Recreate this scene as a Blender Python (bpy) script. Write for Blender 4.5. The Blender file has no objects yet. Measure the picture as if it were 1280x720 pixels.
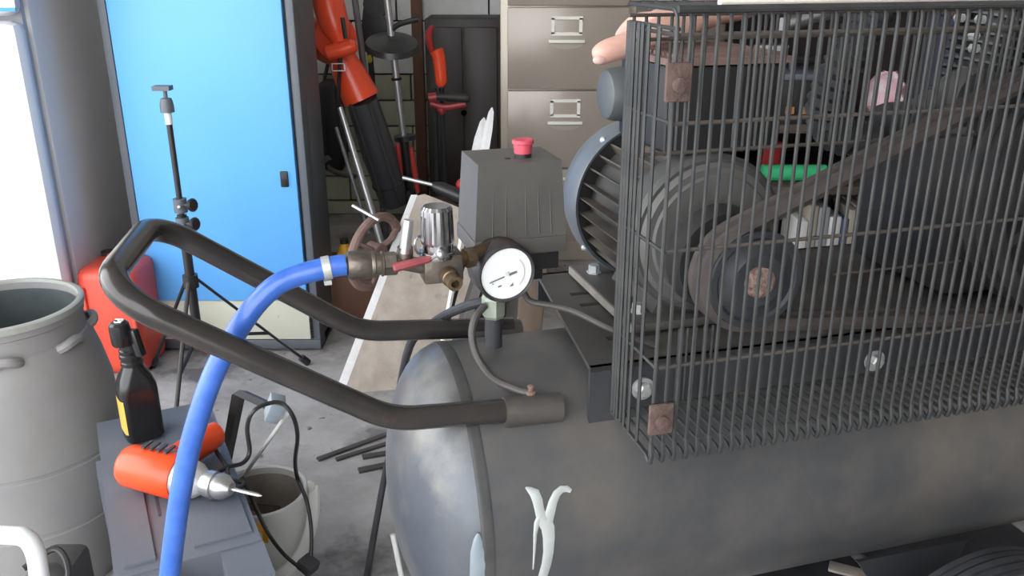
import bpy, bmesh, math, random
from mathutils import Vector, Matrix, Euler
random.seed(7)
C = bpy.context.scene.collection
R = math.radians
PI = math.pi
# ------------------------------------------------------------------ camera
H, FPX, PITCH, YAW = 1.12, 1100.0, R(20.5), R(16)
cam = bpy.data.cameras.new('camera'); cam.lens = 36 * FPX / 1280; cam.sensor_width = 36; cam.clip_start = 0.02
co = bpy.data.objects.new('camera', cam); C.objects.link(co)
co.location = (0, 0, H); co.rotation_euler = (PI / 2 - PITCH, 0, 0)
bpy.context.scene.camera = co
# ------------------------------------------------------------------ sky, sun, exposure
w = bpy.data.worlds.new('sky'); bpy.context.scene.world = w; w.use_nodes = True
bg = w.node_tree.nodes['Background']; bg.inputs[0].default_value = (0.93, 0.965, 1.0, 1); bg.inputs[1].default_value = 4.6
sun = bpy.data.lights.new('sun', 'SUN'); sun.energy = 5.0; sun.angle = R(1.0); sun.color = (1, .95, .86)
so = bpy.data.objects.new('sun', sun); C.objects.link(so); so.rotation_euler = Euler((R(-42), R(14), 0))
vs = bpy.context.scene.view_settings
vs.view_transform = 'Standard'; vs.look = 'None'; vs.gamma = 1; vs.use_curve_mapping = False; vs.exposure = 0.33
# ------------------------------------------------------------------ frames
cP, sP = math.cos(PITCH), math.sin(PITCH); cA, sA = math.cos(YAW), math.sin(YAW)
W = Matrix.Identity(4)
# L: frame of the compressor. x along its tank, y away from the front, z up; y = 0 is the tank's axis
L = Matrix.Rotation(YAW, 4, 'Z') @ Matrix.Translation((0, 1, 0))
def ray(px, py):
    x = (px - 640) / FPX; y = (py - 360) / FPX
    return Vector((x, cP - y * sP, -(sP + y * cP)))
def PY(px, py, Y):                       # a sight line of the photograph met with a vertical plane
    d = ray(px, py); t = Y / d.y; return Vector((d.x * t, Y, H + d.z * t))
def PZ(px, py, z):                       # ... with a level plane
    d = ray(px, py); t = (z - H) / d.z; return Vector((d.x * t, d.y * t, z))
def PV(px, py, v):                       # ... with a plane parallel to the tank, in frame L
    d = ray(px, py); d = Vector((d.x * cA + d.y * sA, -d.x * sA + d.y * cA, d.z)); t = (v + 1) / d.y
    return Vector((d.x * t, v, H + d.z * t))
TR, TZ = 0.19, 0.46
def PT(px, py, r=TR):                    # ... with the tank's shell, in frame L
    d = ray(px, py); d = Vector((d.x * cA + d.y * sA, -d.x * sA + d.y * cA, d.z))
    a = d.y ** 2 + d.z ** 2; b = 2 * (-d.y + d.z * (H - TZ)); c = 1 + (H - TZ) ** 2 - r * r
    t = (-b - math.sqrt(max(b * b - 4 * a * c, 0))) / (2 * a)
    return Vector((d.x * t, d.y * t - 1, H + d.z * t))
# ------------------------------------------------------------------ materials
def mat(name, c1, c2=None, rough=.5, metal=0., scale=6., bump=0., bscale=60., c3=None, s3=3., lo3=.58, hi3=.7, spec=.5, detail=6, stretch=None, lo=.35, hi=.65, coat=0, speck=None):
    m = bpy.data.materials.new(name); m.use_nodes = True
    nt = m.node_tree; N = nt.nodes; K = nt.links; b = N['Principled BSDF']
    b.inputs['Roughness'].default_value = rough; b.inputs['Metallic'].default_value = metal
    b.inputs['Specular IOR Level'].default_value = spec; b.inputs['Coat Weight'].default_value = coat
    b.inputs['Base Color'].default_value = (*c1, 1)
    tc = N.new('ShaderNodeTexCoord'); vec = tc.outputs['Object']
    if stretch:
        mp = N.new('ShaderNodeMapping'); mp.inputs['Scale'].default_value = stretch; K.new(vec, mp.inputs[0]); vec = mp.outputs[0]
    col = None
    def nz(s, lo, hi, off):
        n = N.new('ShaderNodeTexNoise'); n.inputs['Scale'].default_value = s; n.inputs['Detail'].default_value = detail; n.inputs['Roughness'].default_value = .62
        mm = N.new('ShaderNodeMapping'); mm.inputs['Location'].default_value = (off, off * .7, -off); K.new(vec, mm.inputs[0]); K.new(mm.outputs[0], n.inputs[0])
        r = N.new('ShaderNodeMapRange'); r.inputs[1].default_value = lo; r.inputs[2].default_value = hi; K.new(n.outputs[0], r.inputs[0]); return r.outputs[0]
    if c2:
        x = N.new('ShaderNodeMix'); x.data_type = 'RGBA'; x.inputs[6].default_value = (*c1, 1); x.inputs[7].default_value = (*c2, 1)
        K.new(nz(scale, lo, hi, 0), x.inputs[0]); col = x.outputs[2]
    if c3:
        y = N.new('ShaderNodeMix'); y.data_type = 'RGBA'; y.inputs[7].default_value = (*c3, 1)
        if col: K.new(col, y.inputs[6])
        else: y.inputs[6].default_value = (*c1, 1)
        K.new(nz(s3, lo3, hi3, 5.3), y.inputs[0]); col = y.outputs[2]
    if speck:
        y = N.new('ShaderNodeMix'); y.data_type = 'RGBA'; y.inputs[7].default_value = (*speck[0], 1)
        if col: K.new(col, y.inputs[6])
        else: y.inputs[6].default_value = (*c1, 1)
        K.new(nz(speck[1], speck[2], speck[2] + .05, 11.7), y.inputs[0]); col = y.outputs[2]
    if col: K.new(col, b.inputs['Base Color'])
    if bump:
        n = N.new('ShaderNodeTexNoise'); n.inputs['Scale'].default_value = bscale; n.inputs['Detail'].default_value = 5; K.new(vec, n.inputs[0])
        q = N.new('ShaderNodeBump'); q.inputs['Strength'].default_value = bump; q.inputs['Distance'].default_value = .004; K.new(n.outputs[0], q.inputs['Height']); K.new(q.outputs[0], b.inputs['Normal'])
    return m
M = {}
M['concrete'] = mat('concrete', speck=((.10, .09, .09), 22, .66), c1=(.29, .275, .265), c2=(.43, .41, .40), rough=.85, scale=6, bump=.35, bscale=45, c3=(.12, .11, .11), s3=4.6, lo3=.52, hi3=.68, detail=12)
M['driveway'] = mat('driveway', (.34, .33, .31), (.40, .39, .37), .9, scale=2)
M['wall_paint'] = mat('wall_paint', (.58, .56, .52), (.50, .48, .45), .8, scale=3, bump=.2)
M['mortar'] = mat('mortar', (.05, .05, .045), (.09, .09, .08), .9, scale=20)
M['block_white'] = mat('block_white', (.82, .82, .80), (.70, .70, .67), .8, scale=6, bump=.35, bscale=70)
M['block_green'] = mat('block_green', (.42, .43, .30), (.50, .50, .40), .85, scale=7, bump=.35, bscale=70)
M['ceiling'] = mat('ceiling', (.62, .60, .57), (.55, .53, .50), .9)
M['tank'] = mat('tank', (.064, .067, .074), (.095, .095, .099), .38, .25, speck=((.30, .29, .28), 34, .715), scale=4, bump=.06, bscale=25, c3=(.175, .152, .128), s3=5.0, lo3=.45, hi3=.78)
M['tank_end'] = mat('tank_end', (.070, .080, .102), (.125, .13, .137), .38, .25, speck=((.32, .31, .29), 30, .70), scale=6, bump=.10, bscale=25, c3=(.24, .225, .20), s3=9.0, lo3=.48, hi3=.78)
M['tank_seam'] = mat('tank_seam', (.06, .06, .062), (.11, .105, .10), .5, .35, scale=14)
M['handle'] = mat('handle', (.034, .031, .030), (.056, .049, .045), .21, .3, scale=8, bump=.05, bscale=120, c3=(.13, .075, .045), s3=11, lo3=.63, hi3=.74)
M['dusty_steel'] = mat('dusty_steel', (.068, .062, .059), (.105, .094, .084), .55, .3, scale=8, bump=.08, bscale=90, c3=(.19, .12, .075), s3=6, lo3=.64, hi3=.78)
M['flange'] = mat('flange', (.042, .045, .053), (.062, .063, .068), .5, .3, scale=6, bump=.05)
M['wire'] = mat('wire', (.040, .042, .044), (.066, .066, .064), .48, .35, scale=25, c3=(.15, .11, .08), s3=20, lo3=.64, hi3=.76)
M['wire_painted_light'] = mat('wire_painted_light', (.88, .82, .74), (.74, .66, .58), .4, .1, scale=30)  # near-white colour that paints the light on the cage's top edge
M['rust'] = mat('rust', (.085, .052, .045), (.135, .088, .075), .85, .1, scale=60, bump=.5, bscale=200, c3=(.26, .21, .19), s3=70, lo3=.65, hi3=.7)
M['rust_wheel'] = mat('rust_wheel', (.19, .115, .095), (.26, .17, .15), .8, .1, scale=25, bump=.3, bscale=120)
M['rust_core'] = mat('rust_core', (.16, .07, .05), (.40, .30, .27), .8, .2, scale=150, bump=.6, bscale=250)
M['motor_blue'] = mat('motor_blue', (.15, .175, .205), (.20, .21, .22), .38, .3, scale=6, bump=.05)
M['motor_grey'] = mat('motor_grey', (.075, .076, .078), (.105, .102, .095), .55, .3, scale=9, bump=.08)
M['fin'] = mat('fin', (.10, .085, .072), (.17, .145, .12), .6, .3, scale=20)
M['pulley'] = mat('pulley', (.040, .044, .054), (.060, .062, .070), .5, .3, scale=12)
M['cross_wire'] = mat('cross_wire', (.085, .075, .066), (.13, .11, .095), .5, .3, scale=25)
M['bell'] = mat('bell', (.105, .103, .098), (.14, .135, .125), .6, .2, scale=7, bump=.06)
M['capacitor'] = mat('capacitor', (.065, .075, .085), (.09, .10, .105), .5, .1, scale=9)
M['orange_dull'] = mat('orange_dull', (.38, .17, .055), (.30, .15, .06), .6, scale=40)
M['iron_dark'] = mat('iron_dark', (.028, .028, .032), (.05, .047, .045), .55, .3, scale=12)
M['black_plastic'] = mat('black_plastic', (.016, .016, .018), (.028, .027, .027), .38, scale=6)
M['box_plastic'] = mat('box_plastic', (.072, .067, .062), (.095, .088, .080), .5, scale=9, bump=.06, bscale=140, c3=(.125, .11, .095), s3=7, lo3=.6, hi3=.8)
M['rubber'] = mat('rubber', (.020, .021, .026), (.045, .045, .052), .6, scale=14, bump=.1)
M['belt'] = mat('belt', (.055, .045, .042), (.085, .068, .06), .75, scale=30)
M['chrome'] = mat('chrome', (.40, .40, .42), None, .14, 1.0)
M['nickel'] = mat('nickel', (.20, .175, .15), (.13, .108, .088), .38, .8, scale=60, bump=.15, bscale=160)
M['brass'] = mat('brass', (.25, .18, .11), (.14, .10, .07), .38, .8, scale=60)
M['brass_pale'] = mat('brass_pale', (.42, .47, .38), (.33, .36, .29), .42, .5, scale=40)
M['steel'] = mat('steel', (.55, .55, .55), (.42, .42, .42), .3, .85, scale=30)
M['zinc'] = mat('zinc', (.62, .63, .63), (.45, .46, .46), .4, .5, scale=70)
M['red_lever'] = mat('red_lever', (.30, .06, .07), (.22, .05, .055), .5, scale=40)
M['red_button'] = mat('red_button', (.62, .075, .11), (.52, .08, .11), .45, scale=40)
M['gauge_face'] = mat('gauge_face', (.90, .91, .90), None, .5)
M['gauge_case'] = mat('gauge_case', (.035, .036, .042), (.13, .09, .07), .45, .2, scale=30, lo=.5, hi=.75)
M['ink'] = mat('ink', (.16, .17, .18), None, .6)
M['ink_faint'] = mat('ink_faint', (.55, .52, .52), None, .6)
M['hose'] = mat('hose', (.030, .11, .46), (.048, .145, .54), .33, scale=40, bump=.04, bscale=300, coat=.25)
M['paint_white'] = mat('paint_white', (.44, .465, .45), (.36, .38, .37), .5, scale=30)
M['paint_blue_grey'] = mat('paint_blue_grey', (.24, .29, .33), (.30, .34, .37), .5, scale=30)
M['blue_door'] = mat('blue_door', (.13, .43, .93), (.14, .46, .95), .42, scale=1.2)
M['rack_frame'] = mat('rack_frame', (.095, .11, .13), (.12, .13, .15), .5, scale=3)
M['rack_black'] = mat('rack_black', (.015, .016, .02), None, .5)
M['cream'] = mat('cream', (.60, .61, .48), (.66, .66, .56), .6, scale=6, c3=(.40, .36, .26), s3=26, lo3=.66, hi3=.72)
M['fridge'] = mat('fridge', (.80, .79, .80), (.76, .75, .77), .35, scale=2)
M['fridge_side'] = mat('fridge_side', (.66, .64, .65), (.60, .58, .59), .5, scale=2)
M['gasket'] = mat('gasket', (.42, .42, .44), None, .6)
M['card'] = mat('card', (.75, .68, .52), (.66, .56, .40), .6, scale=25, c3=(.62, .06, .06), s3=18, lo3=.60, hi3=.64)
M['card_blue'] = mat('card_blue', (.05, .28, .52), None, .5)
M['red_can'] = mat('red_can', (.72, .085, .05), (.66, .075, .045), .42, scale=6)
M['orange'] = mat('orange', (.86, .085, .028), (.80, .075, .025), .30, scale=10)
M['drill_orange'] = mat('drill_orange', (.78, .075, .015), (.70, .065, .015), .34, scale=20)
M['drum'] = mat('drum', (.225, .218, .218), (.26, .25, .242), .6, scale=3.5, bump=.05, bscale=40, c3=(.21, .20, .17), s3=3.5, lo3=.60, hi3=.78)
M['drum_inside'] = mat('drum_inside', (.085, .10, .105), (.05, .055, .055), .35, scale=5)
M['tube_grey'] = mat('tube_grey', (.045, .046, .052), (.06, .06, .065), .42, scale=6)
M['bare_edge'] = mat('bare_edge', (.34, .31, .28), (.26, .23, .20), .5, .3, scale=40)
M['drum_rim'] = mat('drum_rim', (.36, .38, .36), (.27, .26, .22), .5, scale=7)
M['case_grey'] = mat('case_grey', (.115, .125, .150), (.135, .145, .168), .48, scale=8, bump=.12, bscale=500)
M['case_dark'] = mat('case_dark', (.055, .055, .062), None, .6)
M['bottle'] = mat('bottle', (.012, .012, .013), None, .22)
M['label_yellow'] = mat('label_yellow', (.55, .36, .06), (.45, .28, .05), .5, scale=20)
M['white_ink'] = mat('white_ink', (.75, .75, .75), None, .5)
M['white_plastic'] = mat('white_plastic', (.80, .80, .78), (.72, .715, .68), .45, scale=6)
M['bucket_in'] = mat('bucket_in', (.40, .36, .31), (.24, .20, .17), .6, scale=7)
M['scrap'] = mat('scrap', (.075, .055, .045), (.13, .09, .07), .8, scale=30)
M['yellow'] = mat('yellow', (.72, .38, .02), None, .5)
M['plank'] = mat('plank', (.45, .39, .34), (.35, .295, .25), .8, scale=4, bump=.25, bscale=60, stretch=(5, 1, 5), c3=(.14, .10, .08), s3=3.2, lo3=.6, hi3=.75)
M['plank_white'] = mat('plank_white', (.84, .85, .86), (.68, .66, .65), .7, scale=14, bump=.2)
M['wood_brown'] = mat('wood_brown', (.17, .075, .045), (.12, .055, .035), .6, scale=5, stretch=(8, 8, 1))
M['offcut_wood'] = mat('offcut_wood', (.16, .115, .085), (.11, .08, .06), .75, scale=5, stretch=(8, 8, 1))
M['dark_brown'] = mat('dark_brown', (.026, .018, .018), (.040, .026, .024), .5, scale=3, stretch=(7, 7, .6))
M['dark_wood'] = mat('dark_wood', (.05, .035, .028), (.08, .055, .045), .6, scale=5, stretch=(1, 7, 7))
M['pane'] = mat('pane', (.42, .47, .48), (.36, .41, .42), .35, scale=3)
M['taupe'] = mat('taupe', (.37, .315, .265), (.40, .345, .29), .28, .1, scale=2, coat=.15)
M['taupe_frame'] = mat('taupe_frame', (.50, .44, .36), (.46, .40, .33), .3, .2, scale=4)
M['ivory'] = mat('ivory', (.90, .88, .80), None, .4)
M['gap_dark'] = mat('gap_dark', (.015, .014, .013), None, .8)
M['silver'] = mat('silver', (.52, .52, .52), (.42, .42, .42), .35, .7, scale=14)
M['grey_pole'] = mat('grey_pole', (.20, .205, .21), (.14, .14, .145), .45, .5, scale=14)
M['vest_red'] = mat('vest_red', (.42, .035, .035), (.30, .03, .03), .4, scale=8)
M['skin'] = mat('skin', (.60, .33, .26), (.66, .40, .33), .5, scale=25, bump=.15, bscale=180)
M['nail'] = mat('nail', (.66, .42, .38), None, .35)
M['cloth_brown'] = mat('cloth_brown', (.075, .045, .042), (.055, .036, .036), .9, scale=20, bump=.3, bscale=90)
M['cloth_navy'] = mat('cloth_navy', (.018, .02, .034), (.028, .028, .045), .9, scale=20, bump=.3, bscale=90)
M['hair'] = mat('hair', (.10, .07, .05), (.16, .12, .09), .6, scale=60)
M['eye'] = mat('eye', (.10, .08, .06), None, .2)
M['green'] = mat('green', (.05, .50, .20), None, .5)
M['lime'] = mat('lime', (.70, .70, .05), None, .5)
M['paper'] = mat('paper', (.72, .70, .68), (.62, .58, .54), .7, scale=10)
M['pink'] = mat('pink', (.70, .30, .36), (.80, .72, .74), .6, scale=22)
M['book_tan'] = mat('book_tan', (.38, .33, .27), None, .7)
M['book_grey'] = mat('book_grey', (.30, .31, .33), None, .7)
M['book_blue'] = mat('book_blue', (.06, .08, .20), None, .7)
# ------------------------------------------------------------------ mesh helpers
def bx(bm, c, s, rot=None, taper=1.0):
    r = bmesh.ops.create_cube(bm, size=1)['verts']
    m = Matrix.Translation(c) @ (rot.to_4x4() if rot else Matrix.Identity(4))
    for v in r:
        q = v.co.copy()
        k = taper if q.z > 0 else 1
        v.co = m @ Vector((q.x * s[0] * k, q.y * s[1] * k, q.z * s[2]))
    return r
def bevel(bm, w, seg=2):
    bmesh.ops.bevel(bm, geom=[e for e in bm.edges if len(e.link_faces) == 2 and e.calc_face_angle(0) > R(25)], offset=w, segments=seg, affect='EDGES', profile=.5, clamp_overlap=True)
def frame_of(d):
    d = d.normalized(); a = Vector((0, 0, 1)) if abs(d.z) < .9 else Vector((1, 0, 0))
    x = a.cross(d).normalized(); return x, d.cross(x)
def tube(bm, pts, rad, seg=10, caps=True, closed=False, flat=1.0):
    pts = [Vector(p) for p in pts]; n = len(pts)
    rr = rad if isinstance(rad, (list, tuple)) else [rad] * n
    x = None; rings = []
    for i, p in enumerate(pts):
        if closed: d = pts[(i + 1) % n] - pts[i - 1]
        else: d = pts[min(i + 1, n - 1)] - pts[max(i - 1, 0)]
        d.normalize()
        if x is None: x, y = frame_of(d)
        else:
            x = (x - d * x.dot(d)).normalized(); y = d.cross(x)
        rings.append([bm.verts.new(p + rr[i] * (math.cos(2 * PI * k / seg) * x + flat * math.sin(2 * PI * k / seg) * y)) for k in range(seg)])
    for i in range(n if closed else n - 1):
        a, b = rings[i], rings[(i + 1) % n]
        for k in range(seg): bm.faces.new((a[k], a[(k + 1) % seg], b[(k + 1) % seg], b[k]))
    if caps and not closed:
        bm.faces.new(rings[0][::-1]); bm.faces.new(rings[-1])
    return rings
def cyl(bm, a, b, r, seg=16, r2=None):
    tube(bm, [a, b], [r, r if r2 is None else r2], seg)
def lathe(bm, prof, o, axis, seg=32, closed=False):
    """prof: list of (distance along axis, radius)"""
    axis = Vector(axis).normalized(); o = Vector(o); x, y = frame_of(axis); rings = []
    for t, r in prof:
        c = o + axis * t
        rings.append([c] if r < 1e-6 else [c + r * (math.cos(2 * PI * k / seg) * x + math.sin(2 * PI * k / seg) * y) for k in range(seg)])
    vr = [[bm.verts.new(p) for p in g] for g in rings]
    pairs = list(zip(vr, vr[1:])) + ([(vr[-1], vr[0])] if closed else [])
    for a, b in pairs:
        for k in range(seg):
            k2 = (k + 1) % seg
            if len(a) == 1 and len(b) == 1: continue
            if len(a) == 1: bm.faces.new((a[0], b[k2], b[k]))
            elif len(b) == 1: bm.faces.new((a[k], a[k2], b[0]))
            else: bm.faces.new((a[k], a[k2], b[k2], b[k]))
def prism(bm, poly, o, ex, ey, ez, depth):
    """polygon in the plane o + ex, ey, given thickness depth along ez"""
    o, ex, ey, ez = map(Vector, (o, ex, ey, ez))
    a = [bm.verts.new(o + ex * p[0] + ey * p[1]) for p in poly]; b = [bm.verts.new(o + ex * p[0] + ey * p[1] + ez * depth) for p in poly]
    bm.faces.new(a[::-1]); bm.faces.new(b)
    for i in range(len(poly)):
        j = (i + 1) % len(poly); bm.faces.new((a[i], a[j], b[j], b[i]))
def ball(bm, c, r, s=(1, 1, 1), u=16, v=10):
    g = bmesh.ops.create_uvsphere(bm, u_segments=u, v_segments=v, radius=r)['verts']
    for q in g: q.co = Vector(c) + Vector((q.co.x * s[0], q.co.y * s[1], q.co.z * s[2]))
def torus(bm, c, axis, R0, r, seg=36, sides=8):
    x, y = frame_of(Vector(axis)); c = Vector(c)
    tube(bm, [c + R0 * (math.cos(2 * PI * k / seg) * x + math.sin(2 * PI * k / seg) * y) for k in range(seg)], r, sides, closed=True)
def fillet(pts, rad, n=7):
    pts = [Vector(p) for p in pts]; out = [pts[0]]
    rad = rad if isinstance(rad, (list, tuple)) else [rad] * (len(pts) - 2)
    for i in range(1, len(pts) - 1):
        p, a, b = pts[i], pts[i - 1], pts[i + 1]
        da, db = (a - p), (b - p); la, lb = da.length, db.length; da.normalize(); db.normalize()
        ang = da.angle(db); t = min(rad[i - 1] / math.tan(ang / 2), la * .49, lb * .49)
        A, B = p + da * t, p + db * t
        bis = (da + db).normalized(); rr = t * math.tan(ang / 2); cc = p + bis * (rr / math.sin(ang / 2))
        va, vb = (A - cc), (B - cc); th = va.angle(vb)
        for k in range(n + 1):
            s = k / n; out.append(cc + (va * math.sin((1 - s) * th) + vb * math.sin(s * th)) / math.sin(th) if th > 1e-4 else A.lerp(B, s))
    out.append(pts[-1]); return out
def smooth_path(pts, n=6):
    pts = [Vector(p) for p in pts]; out = []
    for i in range(len(pts) - 1):
        p0, p1, p2, p3 = pts[max(i - 1, 0)], pts[i], pts[i + 1], pts[min(i + 2, len(pts) - 1)]
        for k in range(n):
            t = k / n
            out.append(.5 * ((2 * p1) + (p2 - p0) * t + (2 * p0 - 5 * p1 + 4 * p2 - p3) * t * t + (3 * p1 - p0 - 3 * p2 + p3) * t ** 3))
    out.append(pts[-1]); return out
NB = bmesh.new
# ------------------------------------------------------------------ objects
MW = {}
def thing(name, label, cat, loc, frame=W, group=None, rotz=0):
    o = bpy.data.objects.new(name, None); C.objects.link(o); o.empty_display_size = .05
    m = frame @ Matrix.Translation(loc) @ Matrix.Rotation(rotz, 4, 'Z')
    o.location = m.to_translation(); o.rotation_euler = m.to_euler()
    o['label'] = label; o['category'] = cat
    if group: o['group'] = group
    MW[o] = m
    return o
def obj(name, bm, m, parent=None, frame=W, label=None, angle=35, bev=0, base=None):
    if bev: bevel(bm, bev)
    bmesh.ops.recalc_face_normals(bm, faces=bm.faces)
    if parent is not None: mw = MW[parent]
    elif base is not None: mw = frame @ Matrix.Translation(base)
    else: mw = frame.copy()
    bm.transform(mw.inverted() @ frame)
    me = bpy.data.meshes.new(name); bm.to_mesh(me); bm.free(); me.materials.append(M[m])
    for p in me.polygons: p.use_smooth = True
    me.set_sharp_from_angle(angle=R(angle))
    o = bpy.data.objects.new(name, me); C.objects.link(o)
    if parent is not None: o.parent = parent; MW[o] = mw
    else: o.matrix_world = mw; MW[o] = mw
    if label: o['label'] = label
    return o
def tag(o, label, cat, group=None):
    o['label'] = label; o['category'] = cat
    if group: o['group'] = group
    return o
def structure(name, bm, m, parent=None, **k):
    o = obj(name, bm, m, parent, **k)
    if parent is None: o['kind'] = 'structure'
    return o
def again(src, off, name=None):          # one more piece sharing the mesh, moved by off in its parent's axes
    o = src.copy(); C.objects.link(o); o.location = src.location + Vector(off)
    MW[o] = MW[src]; return o

# ================================================================== THE ROOM
b = NB(); bx(b, (0, 1.2, -.05), (7, 6.4, .1)); floor = structure('floor', b, 'concrete')
b = NB(); bx(b, (0, 4.05, 1.5), (5.2, .1, 3.2)); wall_back = structure('wall_back', b, 'mortar')
b = NB(); bx(b, (2.3, 1.4, 1.5), (.1, 5.4, 3.2)); structure('wall_right', b, 'wall_paint')
b = NB(); bx(b, (-2.3, 3.05, 1.5), (.1, 2.0, 3.2)); structure('wall_left', b, 'wall_paint')
b = NB(); bx(b, (1.325, -.95, 1.5), (2.05, .1, 3.2)); structure('wall_front_blocker', b, 'wall_paint')  # unseen wall behind the camera, widened to darken the compressor's right side
b = NB(); bx(b, (0, 0, -.16), (30, 30, .1)); structure('driveway', b, 'driveway')
b = NB(); bx(b, (0, 1.4, 3.1), (5.2, 5.5, .1)); structure('ceiling', b, 'ceiling')
# blocks of the back wall: tall white courses above, shallow green ones below
z = 0.067; rows = []
while z < .65: rows.append((z - .115, z, 'block_green', .30)); z += .115
z = .642
while z < 2.8: rows.append((z, z + .226, 'block_white', .40)); z += .226
for ri, (z0, z1, mm, bw) in enumerate(rows):
    x = -1.5 + (bw / 2 if ri % 2 else 0); first = None
    while x < 2.2:
        if first is None:
            b = NB(); bx(b, (x + bw / 2, 3.995, (max(z0, 0) + z1) / 2), (bw - .008, .03, z1 - max(z0, 0) - .008)); first = obj('block', b, mm, wall_back, bev=.003)
            x0 = x
        else: again(first, (x - x0, random.uniform(-.002, .002), 0))
        x += bw
# brown timber post on the wall, pale pane above the dark cupboard
b = NB(); p = PY(521, 40, 3.9); bx(b, (p.x, 3.93, 1.2), (.045, .06, 2.4)); structure('trim_1', b, 'wood_brown', bev=.004)
b = NB(); a = PY(529, 0, 3.9); c = PY(622, 0, 3.9); bx(b, ((a.x + c.x) / 2, 3.955, 1.25), (c.x - a.x, .035, .55)); win = structure('window_1', b, 'pane')

# ================================================================== DARK CUPBOARD behind the garden tools
a = PY(530, 24, 3.6); c = PY(626, 24, 3.6); ztop = a.z
cup = thing('cupboard', 'dark brown cupboard in the back corner left of the filing cabinet', 'cupboard', ((a.x + c.x) / 2, 3.75, 0))
b = NB(); bx(b, ((a.x + c.x) / 2, 3.76, ztop / 2), (c.x - a.x, .3, ztop)); obj('body', b, 'dark_brown', cup, bev=.004)
for k in range(2):
    xx = a.x + (c.x - a.x) * (.27 + .46 * k)
    b = NB(); bx(b, (xx, 3.6, ztop / 2), ((c.x - a.x) * .44, .02, ztop - .06)); d = obj('door', b, 'dark_brown', cup, bev=.004)
    b = NB(); cyl(b, (xx + (.07 if k == 0 else -.07), 3.59, ztop * .6), (xx + (.07 if k == 0 else -.07), 3.565, ztop * .6), .012, 12); obj('knob', b, 'iron_dark', d)

# ================================================================== FILING CABINET
X0, X1 = -.043, .447
fc = thing('filing_cabinet', 'taupe steel four drawer filing cabinet standing behind the compressor', 'cabinet', ((X0 + X1) / 2, 3.6, 0))
b = NB(); bx(b, ((X0 + X1) / 2, 3.61, .65), (X1 - X0, .6, 1.3)); obj('body', b, 'taupe_frame', fc, bev=.004)
def drawer(z0):
    xm = (X0 + X1) / 2
    b = NB(); bx(b, (xm, 3.302, z0 + .1465), (X1 - X0 - .054, .03, .287)); d = obj('drawer', b, 'taupe', fc, bev=.003)
    b = NB()
    for (dx, dz, sx, sz) in ((0, .0275, .113, .011), (0, -.0275, .113, .011), (-.05, 0, .012, .055), (.05, 0, .012, .055)): bx(b, (xm + dx - .005, 3.284, z0 + .227 + dz), (sx, .006, sz))
    obj('label_holder', b, 'ivory', d)
    b = NB(); bx(b, (xm - .005, 3.28, z0 + .174), (.130, .018, .011)); obj('handle', b, 'ivory', d, bev=.002)
    b = NB()
    prism(b, [(-.062, 0)] + [(-.062 * math.cos(PI * k / 12), -.024 * math.sin(PI * k / 12)) for k in range(1, 12)] + [(.062, 0)], (xm - .005, 3.2875, z0 + .170), (1, 0, 0), (0, 0, 1), (0, -1, 0), .0025)
    obj('finger_recess', b, 'taupe_frame', d)
for z0 in (.082, .375, .668, .961): drawer(z0)

# ================================================================== BLUE RACK
rk = thing('rack_cabinet', 'tall cabinet with bright blue door and dark grey frame behind the light stand', 'cabinet', (-.838, 2.575, 0))
b = NB(); bx(b, (-.838, 2.575, .78), (.516, .24, 1.5)); obj('body', b, 'rack_frame', rk, bev=.006)
b = NB()
bx(b, (-1.086, 2.475, .79), (.022, .07, 1.5)); bx(b, (-.590, 2.475, .79), (.022, .07, 1.5)); bx(b, (-.838, 2.475, 1.52), (.516, .07, .05)); bx(b, (-.838, 2.475, .025), (.516, .07, .03))
obj('frame', b, 'rack_frame', rk, bev=.003)
b = NB(); bx(b, (-.836, 2.468, .78), (.478, .03, 1.47)); obj('door_backing', b, 'rack_black', rk)
b = NB(); bx(b, (-.839, 2.447, .835), (.462, .03, 1.33)); bd = obj('door', b, 'blue_door', rk, bev=.003)
b = NB(); p = PY(355.5, 224, 2.43); bx(b, (p.x, 2.431, p.z), (.022, .012, .045)); hl = obj('latch', b, 'rack_black', bd, bev=.003)
b = NB(); bx(b, (p.x, 2.4245, p.z - .010), (.013, .006, .018)); obj('latch_tongue', b, 'gap_dark', bd, bev=.001)
b = NB(); bx(b, (-.838, 2.449, .105), (.460, .02, .126)); obj('kick_panel', b, 'cream', rk, bev=.003)
b = NB()
for k in range(14): bx(b, (-.603, 2.438, .05 + k * .0085), (.008, .01, .004))
obj('vent_slots', b, 'gap_dark', rk)
for x in (-1.075, -.60):
    b = NB(); bx(b, (x, 2.57, .008), (.04, .22, .016)); obj('foot', b, 'rack_black', rk, bev=.004)
for x in (-1.0, -.66):
    b = NB(); cyl(b, (x, 2.47, 0), (x, 2.47, .03), .012, 12); obj('leveller', b, 'iron_dark', rk)

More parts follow.
